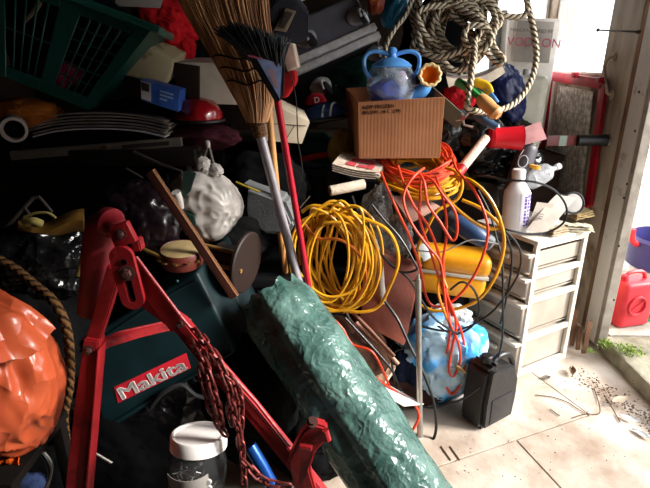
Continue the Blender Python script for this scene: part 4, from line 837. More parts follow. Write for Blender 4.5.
m = MB(); m.prism([p + V((0, -.003, 0)) for p in px([(267, 68, 1.58), (274, 70, 1.58), (279, 88, 1.58), (274, 86, 1.58)])], V((0, .001, 0))); m.build('printed_patch', mat('pale_pink_print', '#c9a6ae', .5), lb)
m = MB(); m.prism([p + V((0, -.003, 0)) for p in px([(248, 54.6, 1.58), (262, 57.5, 1.58), (261, 59.5, 1.58), (249, 57, 1.58)])], V((0, .001, 0))); m.build('red_print', mat('red_print'), lb)
m = MB(); m.tube([P(277, 98, 1.615), P(313, 312, 1.74), PZ(336, 436, .01)], .0115, 16); m.build('handle', mat('red_handle', '#b3122a', .35, var=.1), t)
t = thing('wooden_pole', 'plain wooden pole standing between the grey and the red broom handles', 'pole')
m = MB(); m.tube([P(258, -12, 1.98), P(268, 100, 1.93), P(281, 236, 1.86), PZ(300, 400, .01)], .013, 14); m.build('shaft', M_wood, t)
# ================================================================ tarpaulin roll
M_tarp = mat('green_tarpaulin', '#5b7a73', .26, kind='crinkle', bump=.55, bscale=30, bdist=.012, col2='#34534d', scale=9)
A, B_ = P(270, 296, 1.56), V((.335, 1.12, .12))
t = thing('tarpaulin_roll', 'rolled green plastic tarpaulin leaning diagonally from the pile down to the floor', 'tarpaulin')
ax = (B_-A).normalized(); L = (B_-A).length; e1 = V((0, -1, 0)); e1 = (e1 - ax*e1.dot(ax)).normalized(); e2 = ax.cross(e1)
def tarp(u, v, k=0):
    a = 2*PI*u; r = .112 + .012*v + .012*noise.noise(V((math.cos(a)*1.2, math.sin(a)*1.2, v*4))) + .010*(1-2*abs(noise.noise(V((math.cos(a)*1.5, math.sin(a)*1.5, v*1.6 + 3))))) + .005*noise.noise(V((math.cos(a)*5, math.sin(a)*5, v*14)))
    r *= (1 - .22*math.exp(-((v)/.05)**2)) ; r += .02*u*(1 if k == 0 else 1)
    if u > .97: r -= .02*(u-.97)/.03
    lip = max(0, .04 - v)/.04; r += lip*.012*noise.noise(V((a*1.6, 0, 3)))
    return A + ax*(v*L - .01 + lip*.03*noise.noise(V((math.cos(a)*2, math.sin(a)*2, 7)))) + (e1*math.cos(a) + e2*math.sin(a))*r
m = MB(); m.sheet(lambda u, v: tarp(u, v), 72, 110, .0025); m.build('outer_sheet', M_tarp, t, angle=60)
m = MB()
pts = []
for i in range(90):
    a = 2*PI*i/26; r = .085*(1 - i/110); pts.append((a, r))
def spiral(u, v):
    a = u*2*PI*3.2; r = .092*(1 - .7*u) * (1 + .05*math.sin(a*2.3)); return A + ax*(v*.25 + .012 + .02*noise.noise(V((a, 1, 1)))*(1-v)) + (e1*math.cos(a) + e2*math.sin(a))*r
m.sheet(spiral, 90, 5, .004); m.build('inner_folds', M_tarp, t, angle=60)
def lip_(u, v):
    a = -.3 + u*3.6; w_ = .026*math.sin(PI*v) ; r = .104 - .03*v + .012*noise.noise(V((a*2.2, v*2, 1))); return A - ax*(w_ - .012 + .012*noise.noise(V((a*2.5, v*2, 4)))) + (e1*math.cos(a) + e2*math.sin(a))*r
m = MB(); m.sheet(lip_, 50, 8, .003); m.build('folded_edge', M_tarp, t, angle=60)
# ================================================================ red jack stand / tripod frame
M_red = mat('worn_red_paint', '#92191f', .45, col2='#5c1417', scale=18, bump=.2, bscale=60, lo=.25, hi=.42)
M_bolt = mat('old_bolt', '#5b3a36', .5, .5)
t = thing('red_stand', 'worn red steel folding stand with slotted plate and bolts in the foreground', 'stand')
def flatbar(pts, w_, th, nm='bar', bev=.003, par=None):
    """flat steel bar through points with rounded ends; face towards -Y"""
    m = MB(); pts = [V(p) for p in pts]; L_, R_ = [], []
    for i, p in enumerate(pts):
        d = (pts[min(i+1, len(pts)-1)] - pts[max(i-1, 0)]).normalized(); s = d.cross(V((0, 1, 0))).normalized()*((w_[i] if hasattr(w_, '__len__') else w_)/2); L_.append(p-s); R_.append(p+s)
    m.prism(L_ + R_[::-1], V((0, th, 0)), bev); return m.build(nm, M_red, par or t)
Ys = 1.04
flatbar(px([(114, 268, Ys), (101, 312, Ys), (89, 350, Ys)]), .032, .03, 'upper_leg_bar')
leg1 = flatbar(px([(91, 340, Ys-.01), (84, 400, Ys-.03), (76, 470, Ys-.06), (70, 530, Ys-.08)]), [.036, .042, .045, .047], .04, 'leg')
m = MB(); p0, p1 = P(91, 350, Ys-.02), P(79, 530, Ys-.09); m.hexa([p0 + V((.0145, -.002, 0)), p0 + V((.019, -.002, 0)), p1 + V((.013, -.002, 0)), p1 + V((.007, -.002, 0))], V((0, .045, 0)), .002); m.build('edge_flange', M_red, leg1)
# curved dark housing behind the plate
m = MB(); a = P(98, 300, Ys+.05); b = P(104, 228, Ys+.05)
m.tube([P(92, 312, Ys+.06), P(97, 262, Ys+.06), P(101, 232, Ys+.06), P(108, 222, Ys+.05), P(117, 228, Ys+.03), P(122, 240, Ys+.02)], [.034, .036, .036, .034, .026, .02], 18, n=5)
m.build('curved_tube', mat('dark_red_paint', '#7d1620', .5, col2='#5b1218', scale=12), t)
# slotted plate: outline with a keyhole slot built as a ring of quads
def slotted(c0_, c1_, w_, sw, th, nm):
    a, b = V(c0_), V(c1_); d = (b-a).normalized(); s = d.cross(V((0, 1, 0))).normalized(); m = MB(); N = 14
    def loop(c_a, c_b, r):
        out = [c_a + (-d*math.cos(q) + s*math.sin(q))*r for q in [-PI/2 + PI*i/N for i in range(N+1)]]
        return out + [c_b + (d*math.cos(q) - s*math.sin(q))*r for q in [-PI/2 + PI*i/N for i in range(N+1)]]
    o_ = loop(a, b, w_/2); sa = a.lerp(b, .42); i_ = loop(sa, b - d*.0, sw/2); n = len(o_)
    for off in (V((0, 0, 0)), V((0, th, 0))):
        pass
    vo = [[m.v(p + o2) for p in o_] for o2 in (V((0, 0, 0)), V((0, th, 0)))]; vi = [[m.v(p + o2) for p in i_] for o2 in (V((0, 0, 0)), V((0, th, 0)))]
    for k in range(n):
        j = (k+1) % n
        m.f([vo[0][k], vo[0][j], vi[0][j], vi[0][k]]); m.f([vo[1][j], vo[1][k], vi[1][k], vi[1][j]])
        m.f([vo[0][j], vo[0][k], vo[1][k], vo[1][j]]); m.f([vi[0][k], vi[0][j], vi[1][j], vi[1][k]])
    return m.build(nm, M_red, t)
slotted(P(121, 258, Ys-.035), P(132, 299, Ys-.035), .052, .017, .012, 'slotted_plate')
m = MB(); m.hexa(px([(107, 228, Ys-.03), (126, 222, Ys-.03), (136, 242, Ys-.03), (115, 249, Ys-.03)]), V((0, .02, 0)), .004); m.build('cap_plate', M_red, t)
flatbar(px([(134, 240, Ys-.0), (137, 252, Ys)]), .02, .03, 'bracket_lug')
def bolt(x, y, Y, r, nm='bolt', lab=None):
    m = MB(); p = P(x, y, Y); m.lathe([(r*1.5, 0), (r*1.5, .003)], p, V((.1, -1, .1)), 20); m.lathe([(r, .003), (r, .009), (r*.85, .011)], p, V((.1, -1, .1)), 6); m.lathe([(r*.5, .011), (r*.5, .016)], p, V((.1, -1, .1)), 12)
    return m.build(nm, M_bolt, t)
bolt(121, 234, Ys-.03, .008); bolt(127, 273, Ys-.036, .0115); bolt(89, 350, Ys-.012, .0085); bolt(180, 323, 1.03, .008)
m = MB(); m.lathe([(.0065, 0), (.0065, .002)], P(124, 262, Ys-.036), V((0, -1, 0)), 14); m.build('keyhole', mat('hole_shade', '#050505', 1.), t)  # black disc painted as the dark of the hole
flatbar(px([(93, 350, Ys+.0), (118, 338, Ys+.05), (170, 326, Ys+.12)]), [.03, .03, .03], .012, 'cross_brace')
# right leg: triangular web, then long bar down to the foot
m = MB(); m.prism(px([(136, 258, Ys+.0), (181, 318, 1.02), (172, 334, 1.02), (143, 296, Ys), (132, 272, Ys)]), V((0, .008, 0)), .002); m.build('web_plate', mat('lit_worn_red', '#b8222c', .45, col2='#8b1a21', scale=20, bump=.2), t)  # brighter copy of the stand's red, coloured as the better lit face
lg = flatbar(px([(140, 300, Ys+.01), (180, 328, 1.03), (215, 372, 1.0), (250, 412, .98), (292, 464, .95), (330, 512, .93)]), [.03, .036, .036, .036, .036, .036], .034, 'leg')
m = MB(); pp = px([(136, 257, Ys), (182, 318, 1.02), (218, 360, 1.0), (256, 402, .98), (290, 446, .96)]); m.tube(pp, .0042, 8); m.build('edge_flange', M_red, lg)
t2 = t
m = MB(); m.prism(px([(288, 462, .93), (300, 436, .92), (312, 424, .92), (327, 428, .92), (328, 440, .92), (316, 452, .92), (310, 470, .92), (318, 500, .92), (296, 498, .93)]), V((0, .03, 0)), .005); ft = m.build('clamp_bracket', M_red, t)
m = MB(); p = P(312, 426, .92); m.lathe([(.012, -.01), (.013, 0), (.013, .006)], p + V((0, .01, 0)), V((.1, -.5, 1)), 20); m.lathe([(.009, .006), (.009, .013)], p + V((0, .01, 0)), V((.1, -.5, 1)), 6); m.build('bolt_head', M_bolt, ft)
m = MB(); m.tube([P(325, 430, .915), P(328, 440, .915)], .008, 8); m.tube([P(300, 446, .915), P(312, 448, .91)], .007, 8); m.build('weld_lug', M_red, ft)
# ================================================================ chain
t = thing('steel_chain', 'rusty red chain draped over the right leg of the red stand', 'chain')
M_chain = mat('rusty_chain', '#8a3a36', .45, .5, col2='#3d1a18', scale=40)
lm = MB(); pts = []
Lh, Rr = .0105, .0075
for i in range(8): a = -PI/2 + PI*i/7; pts.append(V((Lh + Rr*math.cos(a), Rr*math.sin(a), 0)))
for i in range(8): a = PI/2 + PI*i/7; pts.append(V((-Lh + Rr*math.cos(a), Rr*math.sin(a), 0)))
lm.tube(pts, .0033, 7, closed=True); link0 = lm.build('link', M_chain, t); lme = link0.data; first = True
def chain(path, step=.027):
    global first
    pts = smooth_path(px(path), 10); acc = 0; last = pts[0]; n = 0; i = 1; cur = pts[0]; out = [cur]
    while i < len(pts):
        d = (pts[i]-cur).length
        if acc + d >= step: f_ = (step-acc)/d; cur = cur.lerp(pts[i], f_); out.append(cur); acc = 0
        else: acc += d; cur = pts[i]; i += 1
    for k in range(len(out)-1):
        o = link0 if first else link0.copy(); 
        if not first: C.objects.link(o)
        first = False
        x = (out[k+1]-out[k]).normalized(); b = basis(x, V((0, .3, 1)) if abs(x.z) < .8 else V((1, 0, 0))); b = b @ rot3('X', (90 if k % 2 else 0) + 30 + R.uniform(-12, 12))
        M = b.to_4x4(); M.translation = (out[k]+out[k+1])/2; o.matrix_local = M; o.parent = t
chain([(190, 338, 1.0), (199, 352, .95), (207, 370, .92), (214, 392, .91), (220, 415, .92), (222, 430, .93)])
chain([(196, 330, 1.01), (208, 346, .96), (219, 362, .93), (228, 384, .92), (234, 410, .92), (240, 436, .92), (243, 462, .92), (244, 492, .93)])
chain([(205, 352, .97), (212, 368, .94), (222, 375, .93), (231, 392, .94), (229, 410, .94), (236, 430, .94)])
chain([(214, 360, .95), (226, 372, .93), (236, 384, .93), (241, 404, .93), (240, 430, .93), (240, 450, .93)], .028)
chain([(200, 368, .95), (206, 390, .93), (210, 406, .93), (218, 424, .94), (226, 436, .94)])
chain([(242, 460, .91), (252, 470, .9), (262, 480, .9), (276, 484, .9), (292, 486, .9)])
# ================================================================ tool case with the word makita
M_teal = mat('dark_teal_case', '#0a2226', .5, spec=.3, col2='#071a1e', scale=12)
t = thing('tool_case', 'dark teal plastic tool case with a red name label behind the red stand', 'tool case')
q = px([(84, 340, 1.42), (196, 272, 1.5), (236, 352, 1.46), (104, 434, 1.36)])
x = (q[1]-q[0]).normalized(); upv = (q[0]-q[3]).normalized()
m = MB(); m.hexa(q, V((.03, .13, .02)), .012, 3); sh = m.build('lid_shell', M_teal, t)
m = MB(); m.hexa([p + V((.03, .135, .02)) for p in q], V((.03, .13, .02)), .012, 3); m.build('base_shell', M_teal, t)
n = x.cross(upv).normalized(); n = -n if n.y > 0 else n
lq = px([(115, 386, 1.395), (187, 352, 1.42), (191, 368, 1.42), (118, 403, 1.39)])
O_ = (q[0]+q[1]+q[2]+q[3])/4
fnz = (q[1]-q[0]).cross(q[3]-q[0]).normalized(); fnz = -fnz if fnz.y > 0 else fnz
def onface(px_, py_, off=.0):
    d = ray(px_, py_); o0 = V((0, 0, CAMH)); k = (q[0]-o0).dot(fnz)/d.dot(fnz); return o0 + d*k + fnz*off
lq = [onface(*p, .002) for p in ((114, 387), (186, 353), (191, 368), (118, 403))]
m = MB(); m.hexa(lq, -fnz*.006, .001); lb = m.build('label', mat('red_label', '#c11f2e', .5, var=.1), sh)
lx = (lq[1]-lq[0]).normalized(); ly = fnz.cross(lx); ly = ly if ly.z > 0 else -ly
m = MB()
for off in (V((0, 0, 0)), lx*.0018, lx*-.0018, ly*.0012, ly*-.0012): m.text('Makita', onface(153, 379, .003) + off, lx, ly, .06, .0012)
# stretch the lettering sideways to fill the label
ctr = onface(153, 379, .003)
xs = [(v.co-ctr).dot(lx) for v in m.bm.verts]; wl = (lq[1]-lq[0]).length*.92/(max(xs)-min(xs)); md = (max(xs)+min(xs))/2
for v in m.bm.verts: d = (v.co-ctr).dot(lx); v.co += lx*((d-md)*wl - d)
m.build('lettering', mat('white_lettering', '#d9d0cd', .5), lb)
m = MB(); m.tube([onface(88, 348, .004), onface(150, 306, .004), onface(196, 280, .004)], .005, 6); m.tube([onface(104, 428, .004), onface(232, 352, .004)], .006, 6); m.build('ridge', M_teal, sh)
m = MB(); m.tube([onface(150, 408, .0), onface(162, 392, .022), onface(182, 382, .022), onface(196, 392, .022), onface(214, 400, .0)], .008, 8, n=3); m.build('carry_handle', mat('charcoal_handle', '#232427', .5), t)
stick('teal_edge_highlight', 'thin pale teal strip painting the tool case edge highlight behind the red stand', 'strip', [(177, 280, 1.5), (191, 320, 1.47)], .004, mat('teal_glint', '#5a8c8f', .4), n=0)  # strip drawn as the highlight along the tool case edge
# ================================================================ jar of screws on an upturned bucket
t = thing('screw_jar', 'clear plastic jar with white lid holding screws and scraps', 'jar')
base = P(197, 500, .95); top = P(199, 434, .97); jax = V((.03, .27, 1)).normalized(); ax = V((0, 0, 1)); base = top - jax*.224; r = .065; ax = jax
m = MB(); m.lathe([(r*.9, 0), (r, .008), (r, .05), (r*.93, .07), (r*.93, .1), (r*1.02, .125), (r*1.02, .16), (r*.9, .185), (r*.82, .195)], base, ax, 40, cap=False); m.lathe([(0.001, .0), (r*.9, 0)], base, ax, 40, cap=False)
jb = m.build('clear_wall', film('clear_jar_film', '#a8aeb0', .06, .06, 9, .25, rg=.05), t)
m = MB(); m.lathe([(r*.98, .192), (r*1.03, .194), (r*1.03, .222), (r*.98, .227), (r*.9, .227), (r*.86, .224), (.001, .224)], base, ax, 44); m.build('lid', mat('white_lid', '#efeae6', .4, var=.05), t)
R.seed(9); m = MB()
for i in range(110):
    a = R.uniform(0, 2*PI); rr = R.uniform(0, r*.7); p = base + V((rr*math.cos(a), rr*math.sin(a), R.uniform(.04, .165))); d = V((R.uniform(-1, 1), R.uniform(-1, 1), R.uniform(-.5, .9))).normalized()*R.uniform(.012, .026)
    m.tube([p, p+d], [.0022, .0012], 6); m.lathe([(.0045, 0), (.004, .002)], p, -d, 8)
o = m.build('screws', mat('zinc_screws', '#a9a5a0', .3, .9), t); o['kind'] = 'stuff'
m = MB(); m.sheet(lambda u, v: base + V((r*.86*math.sin((u-.5)*1.9), -r*.86*math.cos((u-.5)*1.9), .145 + .04*v)), 10, 2, .001); m.build('paper_slip', mat('grey_slip', '#9c9792', .8), t)
m = MB(); m.blob(base + V((-.036, -.038, .135)), (.016, .01, .018), None, 3, .1); m.build('red_plug', mat('red_plug', '#b52a36', .4), t)
m = MB()
for k in range(5): m.lathe([(.006, 0), (.008, .004), (.006, .008)], base + V((.045, -.03, .09 + k*.018)), V((0, -1, .2)), 12)
m.build('clear_caps', mat('pale_bead', '#c9c7c4', .2), t)
t = thing('bucket', 'upturned dark bucket under the screw jar', 'bucket')
m = MB(); m.lathe([(.15, 0), (.155, .02), (.13, base.z-.026), (.125, base.z-.02)], V((base.x, base.y, 0)), V((0, 0, 1)), 36); m.build('body', M_crate, t)
# ================================================================ orange bag
M_obag = mat('orange_bag_plastic', '#c85d38', .3, kind='crinkle', bump=1., bscale=11, bdist=.03, col2='#a9492c', scale=3, sss=.1)
t = thing('orange_bag', 'full orange plastic bag in the left foreground', 'bag')
cn = P(-6, 370, 1.0)
m = MB()
def of(p, n):
    k = p.z/.2; s = 1 - .35*max(0, k)**1.5 - .12*max(0, -k)**2; return V((p.x*s, p.y*s, p.z))
m.blob(cn, (.135, .13, .228), rot3('Y', -6), 6, .12, 1.6, .15, 61, of, 3.0); m.build('filled_body', M_obag, t, angle=70)
def fold(u, v):
    a = -2.4 + u*2.6; r = .05 + .07*v + .012*noise.noise(V((a*2, v*3, 2))) + .014*abs(math.sin(a*5)); return cn + V((.0 + r*math.cos(a)*1.3, -.03 + r*math.sin(a)*1.1, .20 - .10*v**1.5 + .02*noise.noise(V((a*3, v, 0)))))
m = MB(); m.sheet(fold, 60, 12, .002); m.build('loose_top', M_obag, t, angle=70)
m = MB(); m.sheet(lambda u, v: P(-8 + 26*u + 2*v, 462 - 6*u + 18*v, .93) + V((0, .02*noise.noise(V((u*4, v*4, 1))), 0)), 10, 6, .002); m.build('torn_corner', mat('bright_orange_plastic', '#f0621c', .35), t)
M_bench2 = mat('shade_dark_wood', '#120e0b', .9)  # near-black so the crate legs vanish into the dark under the bag
t = thing('wooden_crate', 'dark wooden crate under the orange bag', 'crate'); bz = cn.z - .215
m = MB(); m.box((cn.x-.06, cn.y+.0, bz-.012), (.26, .26, .024), bevel=.003); m.build('top', M_bench2, t)
for sx in (-1, 1):
    for sy in (-1, 1): m = MB(); m.box((cn.x-.06 + sx*.11, cn.y + sy*.11, (bz-.024)/2), (.03, .03, bz-.024), bevel=.002); m.build('leg', M_bench2, t)
bag('dark_cloth_fill', 'black lump added as the dark beneath the lower end of the tarpaulin', 'cloth', PZ(318, 470) + V((-.02, .1, .1)), (.2, .2, .13), mat('matt_black_cloth'), seed=66)  # added black lump stands in for the shade under the tarpaulin
# brown ropes near the bag
M_brope = mat('brown_rope', '#5e4226', .9, kind='rope', scale=22, bump=.5, col2='#241810', stretch=(.0857, 1, 1), lo=.15, hi=.5)
t = thing('brown_rope', 'thick brown twisted rope running behind the orange bag', 'rope')
m = MB(); m.tube(px([(-12, 254, 1.3), (14, 268, 1.28), (36, 286, 1.24), (54, 302, 1.2), (66, 326, 1.18), (70, 356, 1.17), (69, 388, 1.16), (64, 416, 1.15), (66, 440, 1.15)]), .0125, 9, n=14, twist=73.3, amp=.14); m.build('rope_strand', M_brope, t)
m = MB(); m.tube(px([(30, 232, 1.55), (52, 242, 1.52), (78, 252, 1.5), (92, 262, 1.5)]), .01, 9, n=14, twist=73.3, amp=.14); m.build('rope_strand', M_brope, t)
cord('black_cable', 'dark cable bending beneath the orange bag', 'cable', [[(16, 470, 1.05), (30, 452, 1.05), (44, 456, 1.05), (50, 474, 1.04), (44, 494, 1.04)]], .006, M_bcab)
cord('white_wire', 'pale wire curving under the orange bag', 'wire', [[(44, 452, 1.0), (52, 464, 1.0), (50, 478, 1.0), (42, 494, 1.0)]], .003, mat('pale_wire', '#a8a79c', .5))
bag('blue_cloth', 'blue fabric corner beneath the orange bag', 'cloth', P(28, 492, 1.08), (.05, .05, .05), mat('denim_blue', '#39486e', .9, bump=.2), seed=63)
bag('dark_cloth_fill', 'dark grey cloth under the orange bag beside the stand leg', 'cloth', P(40, 476, 1.22), (.12, .09, .08), mat('charcoal_cloth', '#050506', .95, spec=.03, bump=.3), seed=64)
stick('blue_tube', 'blue metallic tube under the right leg of the red stand', 'tube', [(250, 446, 1.12), (262, 466, 1.1), (280, 500, 1.08)], .018, mat('blue_metal', '#1c4f9c', .3, .5), n=0)
# ================================================================ bench on the left with the basket and clutter
M_bench = mat('dark_bench_wood', '#17110d', .8, scale=6, bump=.2)
t = thing('workbench', 'dark workbench along the left side holding the basket', 'workbench')
ZB = 1.2
m = MB(); m.box((-1.15, 2.22, ZB-.03), (1.35, .8, .06), bevel=.004); m.build('worktop', M_bench, t)
for x in (-1.75, -.55):
    for y in (1.88, 2.54): m = MB(); m.box((x, y, (ZB-.06)/2), (.07, .07, ZB-.06), bevel=.004); m.build('leg', M_bench, t)
m = MB(); m.box((-1.15, 1.86, ZB-.12), (1.1, .02, .1), bevel=.002); m.build('apron', M_bench, t)
crate('storage_crate', 'black crate added to fill the dark under the workbench, on the floor', (-1.12, 2.2, 0), (.9, .5, .62), M_crate, 0)  # both crates are added, black filling for the dark under the bench
crate('storage_crate', 'black crate added to fill the dark under the workbench, topmost of the two', (-1.1, 2.22, .62), (.8, .48, .42), M_crate, 3)
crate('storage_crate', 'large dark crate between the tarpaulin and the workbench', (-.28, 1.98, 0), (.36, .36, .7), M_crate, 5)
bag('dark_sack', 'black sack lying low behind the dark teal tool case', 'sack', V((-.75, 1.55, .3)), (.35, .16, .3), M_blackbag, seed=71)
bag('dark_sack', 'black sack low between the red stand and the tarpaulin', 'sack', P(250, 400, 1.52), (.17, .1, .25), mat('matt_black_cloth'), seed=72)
# spirit level / metal rail
t = thing('spirit_level', 'long metal level with a brass coloured vial lying on the bench edge', 'level')
a, b = P(10, 156, 1.8), P(181, 142, 1.86); n = V((0, 0, .0))
m = MB(); h = V((0, 0, .016)); m.hexa([a-h, b-h, b+h, a+h], V((0, .022, 0)), .002); lv = m.build('bar', mat('dull_aluminium', '#6f675c', .5, .5, scale=20), t)
m = MB(); a2, b2 = a.lerp(b, .65), a.lerp(b, .93); h2 = h*.45; o2 = V((0, -.002, 0)); m.hexa([a2-h2+o2, b2-h2+o2, b2+h2+o2, a2+h2+o2], V((0, .003, 0))); m.build('label', mat('dark_level_label', '#231c18', .6), lv)
m = MB(); p = a.lerp(b, .55) + V((0, -.003, 0)); m.lathe([(.011, 0), (.011, .004)], p, V((0, -1, 0)), 16); m.build('vial', mat('brass'), lv)
# bowed boards
R.seed(2)
M_bow = mat('pale_bowed_sheet', '#8a7f76', .7, col2='#5f564f', scale=20)
for k in range(6):
    m = MB(); c_ = P(98, 131 - 3.1*k, 1.86); hw = .255 - .004*abs(k-3)
    m.sheet(lambda u, v: c_ + V(((u-.5)*2*hw + .006*math.sin(k*2.1), .24*v, .008 - .03*abs(2*u-1)**2.5 - .004*k*(0))), 22, 2, .0055)
    o = m.build('bowed_sheet', M_bow if k else mat('white_bowed_sheet', '#b6b2b4', .6))
    tag(o, ['lowest pale bowed sheet in the stack on the bench', 'bowed sheet second from the bottom of the stack on the bench', 'bowed sheet third from the bottom of the stack on the bench', 'bowed sheet fourth from the bottom of the stack on the bench', 'bowed sheet just below the topmost one of the stack on the bench', 'topmost bowed sheet of the stack under the green basket'][k], 'sheet', 'bowed sheets stacked on the bench')
t = thing('paper_roll', 'end of a pale cardboard tube at the left edge above the bench', 'tube')
a = P(14, 130, 1.72); ax = V((-a.x, -a.y, .0)).normalized()
m = MB(); m.lathe([(.042, -.4), (.042, 0), (.033, .001), (.03, -.012), (.03, -.38)], a, ax, 28, cap=False); m.build('tube_wall', mat('grey_tube_card', '#8f8179', .7), t)
m = MB(); m.lathe([(.029, -.02), (.001, -.022)], a, ax, 20, cap=False); m.build('tube_dark', mat('hole_shade'), t)  # black disc stands in for the shade inside the tube
bag('orange_cloth', 'dull orange cloth beneath the green basket at the left', 'cloth', P(24, 112, 1.9), (.13, .08, .05), mat('dull_orange', '#8f4d17', .8, bump=.3), seed=81)
# green laundry basket
M_bask = mat('dark_green_plastic', '#11443d', .35, var=.2)
t = thing('laundry_basket', 'dark green plastic basket with grid openings, tipped on the bench', 'basket')
TL, TR, BR, BL = P(-72, -56, 1.86), P(153, 28, 1.9), P(88, 110, 1.86), P(-34, 62, 1.84)
def Q(u, v): return (TL*(1-u) + TR*u)*(1-v) + (BL*(1-u) + BR*u)*v
nb = (TR-TL).cross(BL-TL).normalized(); nb = nb if nb.y > 0 else -nb
def bq(u0, u1, v0, v1, mb, off=0., th=.006): mb.hexa([Q(u0, v0)+nb*off, Q(u1, v0)+nb*off, Q(u1, v1)+nb*off, Q(u0, v1)+nb*off], nb*th, .0012, 1)
m = MB()
for u0, u1 in ((0, .04), (.24, .32), (.58, .68), (.93, 1.0)): bq(u0, u1, 0, 1, m)
for a_, b_ in ((.04, .24), (.32, .58), (.68, .93)):
    bq(a_, b_, 0, .13, m); bq(a_, b_, .88, 1, m)
    for k in range(1, 5): u = a_ + (b_-a_)*k/5; bq(u-.005, u+.005, .13, .88, m, .001, .004)
    for k in range(1, 6 if a_ > .5 else 2): v = .13 + .75*k/(6 if a_ > .5 else 2); bq(a_, b_, v-.008, v+.008, m, .001, .004)
m.build('front_side', M_bask, t)
dv = nb*.34
m = MB(); m.hexa([TR, TR+dv, BR+dv*.9, BR], V((-.006, 0, 0)), .001, 1); m.build('end_side', M_bask, t)
m = MB(); m.hexa([BL, BR, BR+dv*.9, BL+dv*.9], V((0, 0, .006)), .001, 1); m.build('bottom', M_bask, t)
m = MB(); m.hexa([TL+dv, TR+dv, BR+dv*.9, BL+dv*.9], nb*-.006, .001, 1); m.build('back_side', M_bask, t)
m = MB(); m.tube([TL-nb*.012, TR-nb*.012 + (TR-TL).normalized()*.02, TR+dv+nb*.01 + (TR-TL).normalized()*.02, TL+dv], .0135, 8, n=0); m.build('rim', mat('green_rim', '#1d5a50', .3, var=.1), t)
bag('pink_cloth', 'dull pink cloth showing through the basket grid', 'cloth', Q(.62, .8) + nb*.08, (.09, .05, .05), mat('dull_pink', '#8a2f4c', .9), seed=82)
bag('dark_laundry', 'black cloth filling the green basket', 'cloth', Q(.45, .35) + nb*.2, (.28, .12, .14), mat('matt_black_cloth'), seed=83)
stick('ivory_tool', 'pale stick showing inside the left part of the basket', 'stick', [(40, 2, 1.95), (34, 12, 1.95), (26, 22, 1.95)], .009, mat('ivory', '#8f8568', .6), n=0)
# things right of the basket
t = thing('blue_carton', 'blue printed carton with white bar code panel, below the cream drum', 'carton')
q = px([(140, 79, 1.84), (180, 90, 1.86), (178, 112, 1.84), (141, 100, 1.82)])
m = MB(); m.hexa(q, V((-.01, .12, .0)), .002); bd = m.build('body', mat('blue_card', '#2d57a8', .5, col2='#24478c', scale=20), t)
def BQ(u, v): return (q[0]*(1-u) + q[1]*u)*(1-v) + (q[3]*(1-u) + q[2]*u)*v
m = MB(); m.hexa([BQ(.02, .06)+V((0, -.003, 0)), BQ(.27, .06)+V((0, -.003, 0)), BQ(.27, .92)+V((0, -.003, 0)), BQ(.02, .92)+V((0, -.003, 0))], V((0, .002, 0))); pn = m.build('bar_code_panel', mat('offwhite_panel', '#b5aeb0', .6), bd)
m = MB()
for k in range(7): m.hexa([BQ(.05+.028*k, .12)+V((0, -.005, 0)), BQ(.064+.028*k, .12)+V((0, -.005, 0)), BQ(.064+.028*k, .5)+V((0, -.005, 0)), BQ(.05+.028*k, .5)+V((0, -.005, 0))], V((0, .001, 0)))
m.build('bars', mat('black_ink'), pn)
m = MB()
for u0, u1, v0 in ((.5, .85, .25), (.5, .85, .42), (.5, .7, .6)): m.hexa([BQ(u0, v0)+V((0, -.004, 0)), BQ(u1, v0)+V((0, -.004, 0)), BQ(u1, v0+.08)+V((0, -.004, 0)), BQ(u0, v0+.08)+V((0, -.004, 0))], V((0, .001, 0)))
m.build('printed_line', mat('pale_blue_ink', '#8fa8d6', .6), bd)
bag('dark_cloth_fill', 'black cloth heap beneath the blue carton', 'cloth', P(138, 112, 1.98), (.14, .08, .05), mat('matt_black_cloth'), seed=84)
t = thing('cream_drum', 'stained cream plastic tub lying between the basket and the straw broom', 'tub')
q = px([(135, 40, 2.02), (176, 60, 2.04), (166, 86, 2.0), (122, 76, 1.98)])
m = MB(); m.hexa(q, V((.02, .2, .05)), .014, 3); m.build('body', mat('stained_cream', '#9c8d6c', .6, col2='#4a3a2a', scale=11, lo=.34, hi=.44), t)
bag('red_cloth', 'bright red cloth bundle between the basket rim and the straw broom', 'cloth', P(166, 22, 2.22), (.13, .1, .09), mat('bright_red_cloth', '#c01820', .85, bump=.4, bscale=20), rot3('Y', 30), seed=85, ridge=.2)
bag('red_cloth', 'lower red cloth tail beside the straw broom', 'cloth', P(182, 42, 2.2), (.045, .05, .07), mat('bright_red_cloth'), rot3('Y', -25), seed=86, ridge=.2)
bag('dark_strap_bag', 'black bag under the red cloth', 'bag', P(172, 62, 2.3), (.16, .1, .12), mat('matt_black_cloth'), rot3('Y', 30), seed=87)
m = MB(); m.sheet(lambda u, v: P(118 + 46*u - 4*v, -6 + 2*u + 12*v, 2.1), 6, 3, .004); tag(m.build('pale_paper', mat('grey_pale_card', '#b4aaa4', .8)), 'pale paper lying above the basket rim at the top', 'paper')
t = thing('cream_box', 'pale cream carton behind the straw broom', 'carton')
m = MB(); m.hexa(px([(176, 62, 2.06), (240, 64, 2.08), (240, 105, 2.06), (186, 103, 2.04)]), V((.0, .2, .02)), .003); m.build('body', mat('pale_carton', '#cfc2b0', .7), t)
m = MB(); m.hexa(px([(172, 62, 2.04), (199, 66, 2.02), (199, 103, 2.0), (178, 102, 2.02)]), V((0, .02, .0)), .002); m.build('side_flap', mat('brown_flap', '#3a2c24', .8), t)
t = thing('red_helmet', 'glossy red helmet on the bench behind the straw broom', 'helmet')
m = MB(); q = P(198, 116, 1.98); m.blob(q, (.095, .1, .07), None, 4, .05, fn=lambda p, n: V((p.x, p.y, max(p.z, -.015)))); m.build('shell', mat('gloss_red_shell', '#8f1018', .2, coat=.5), t)
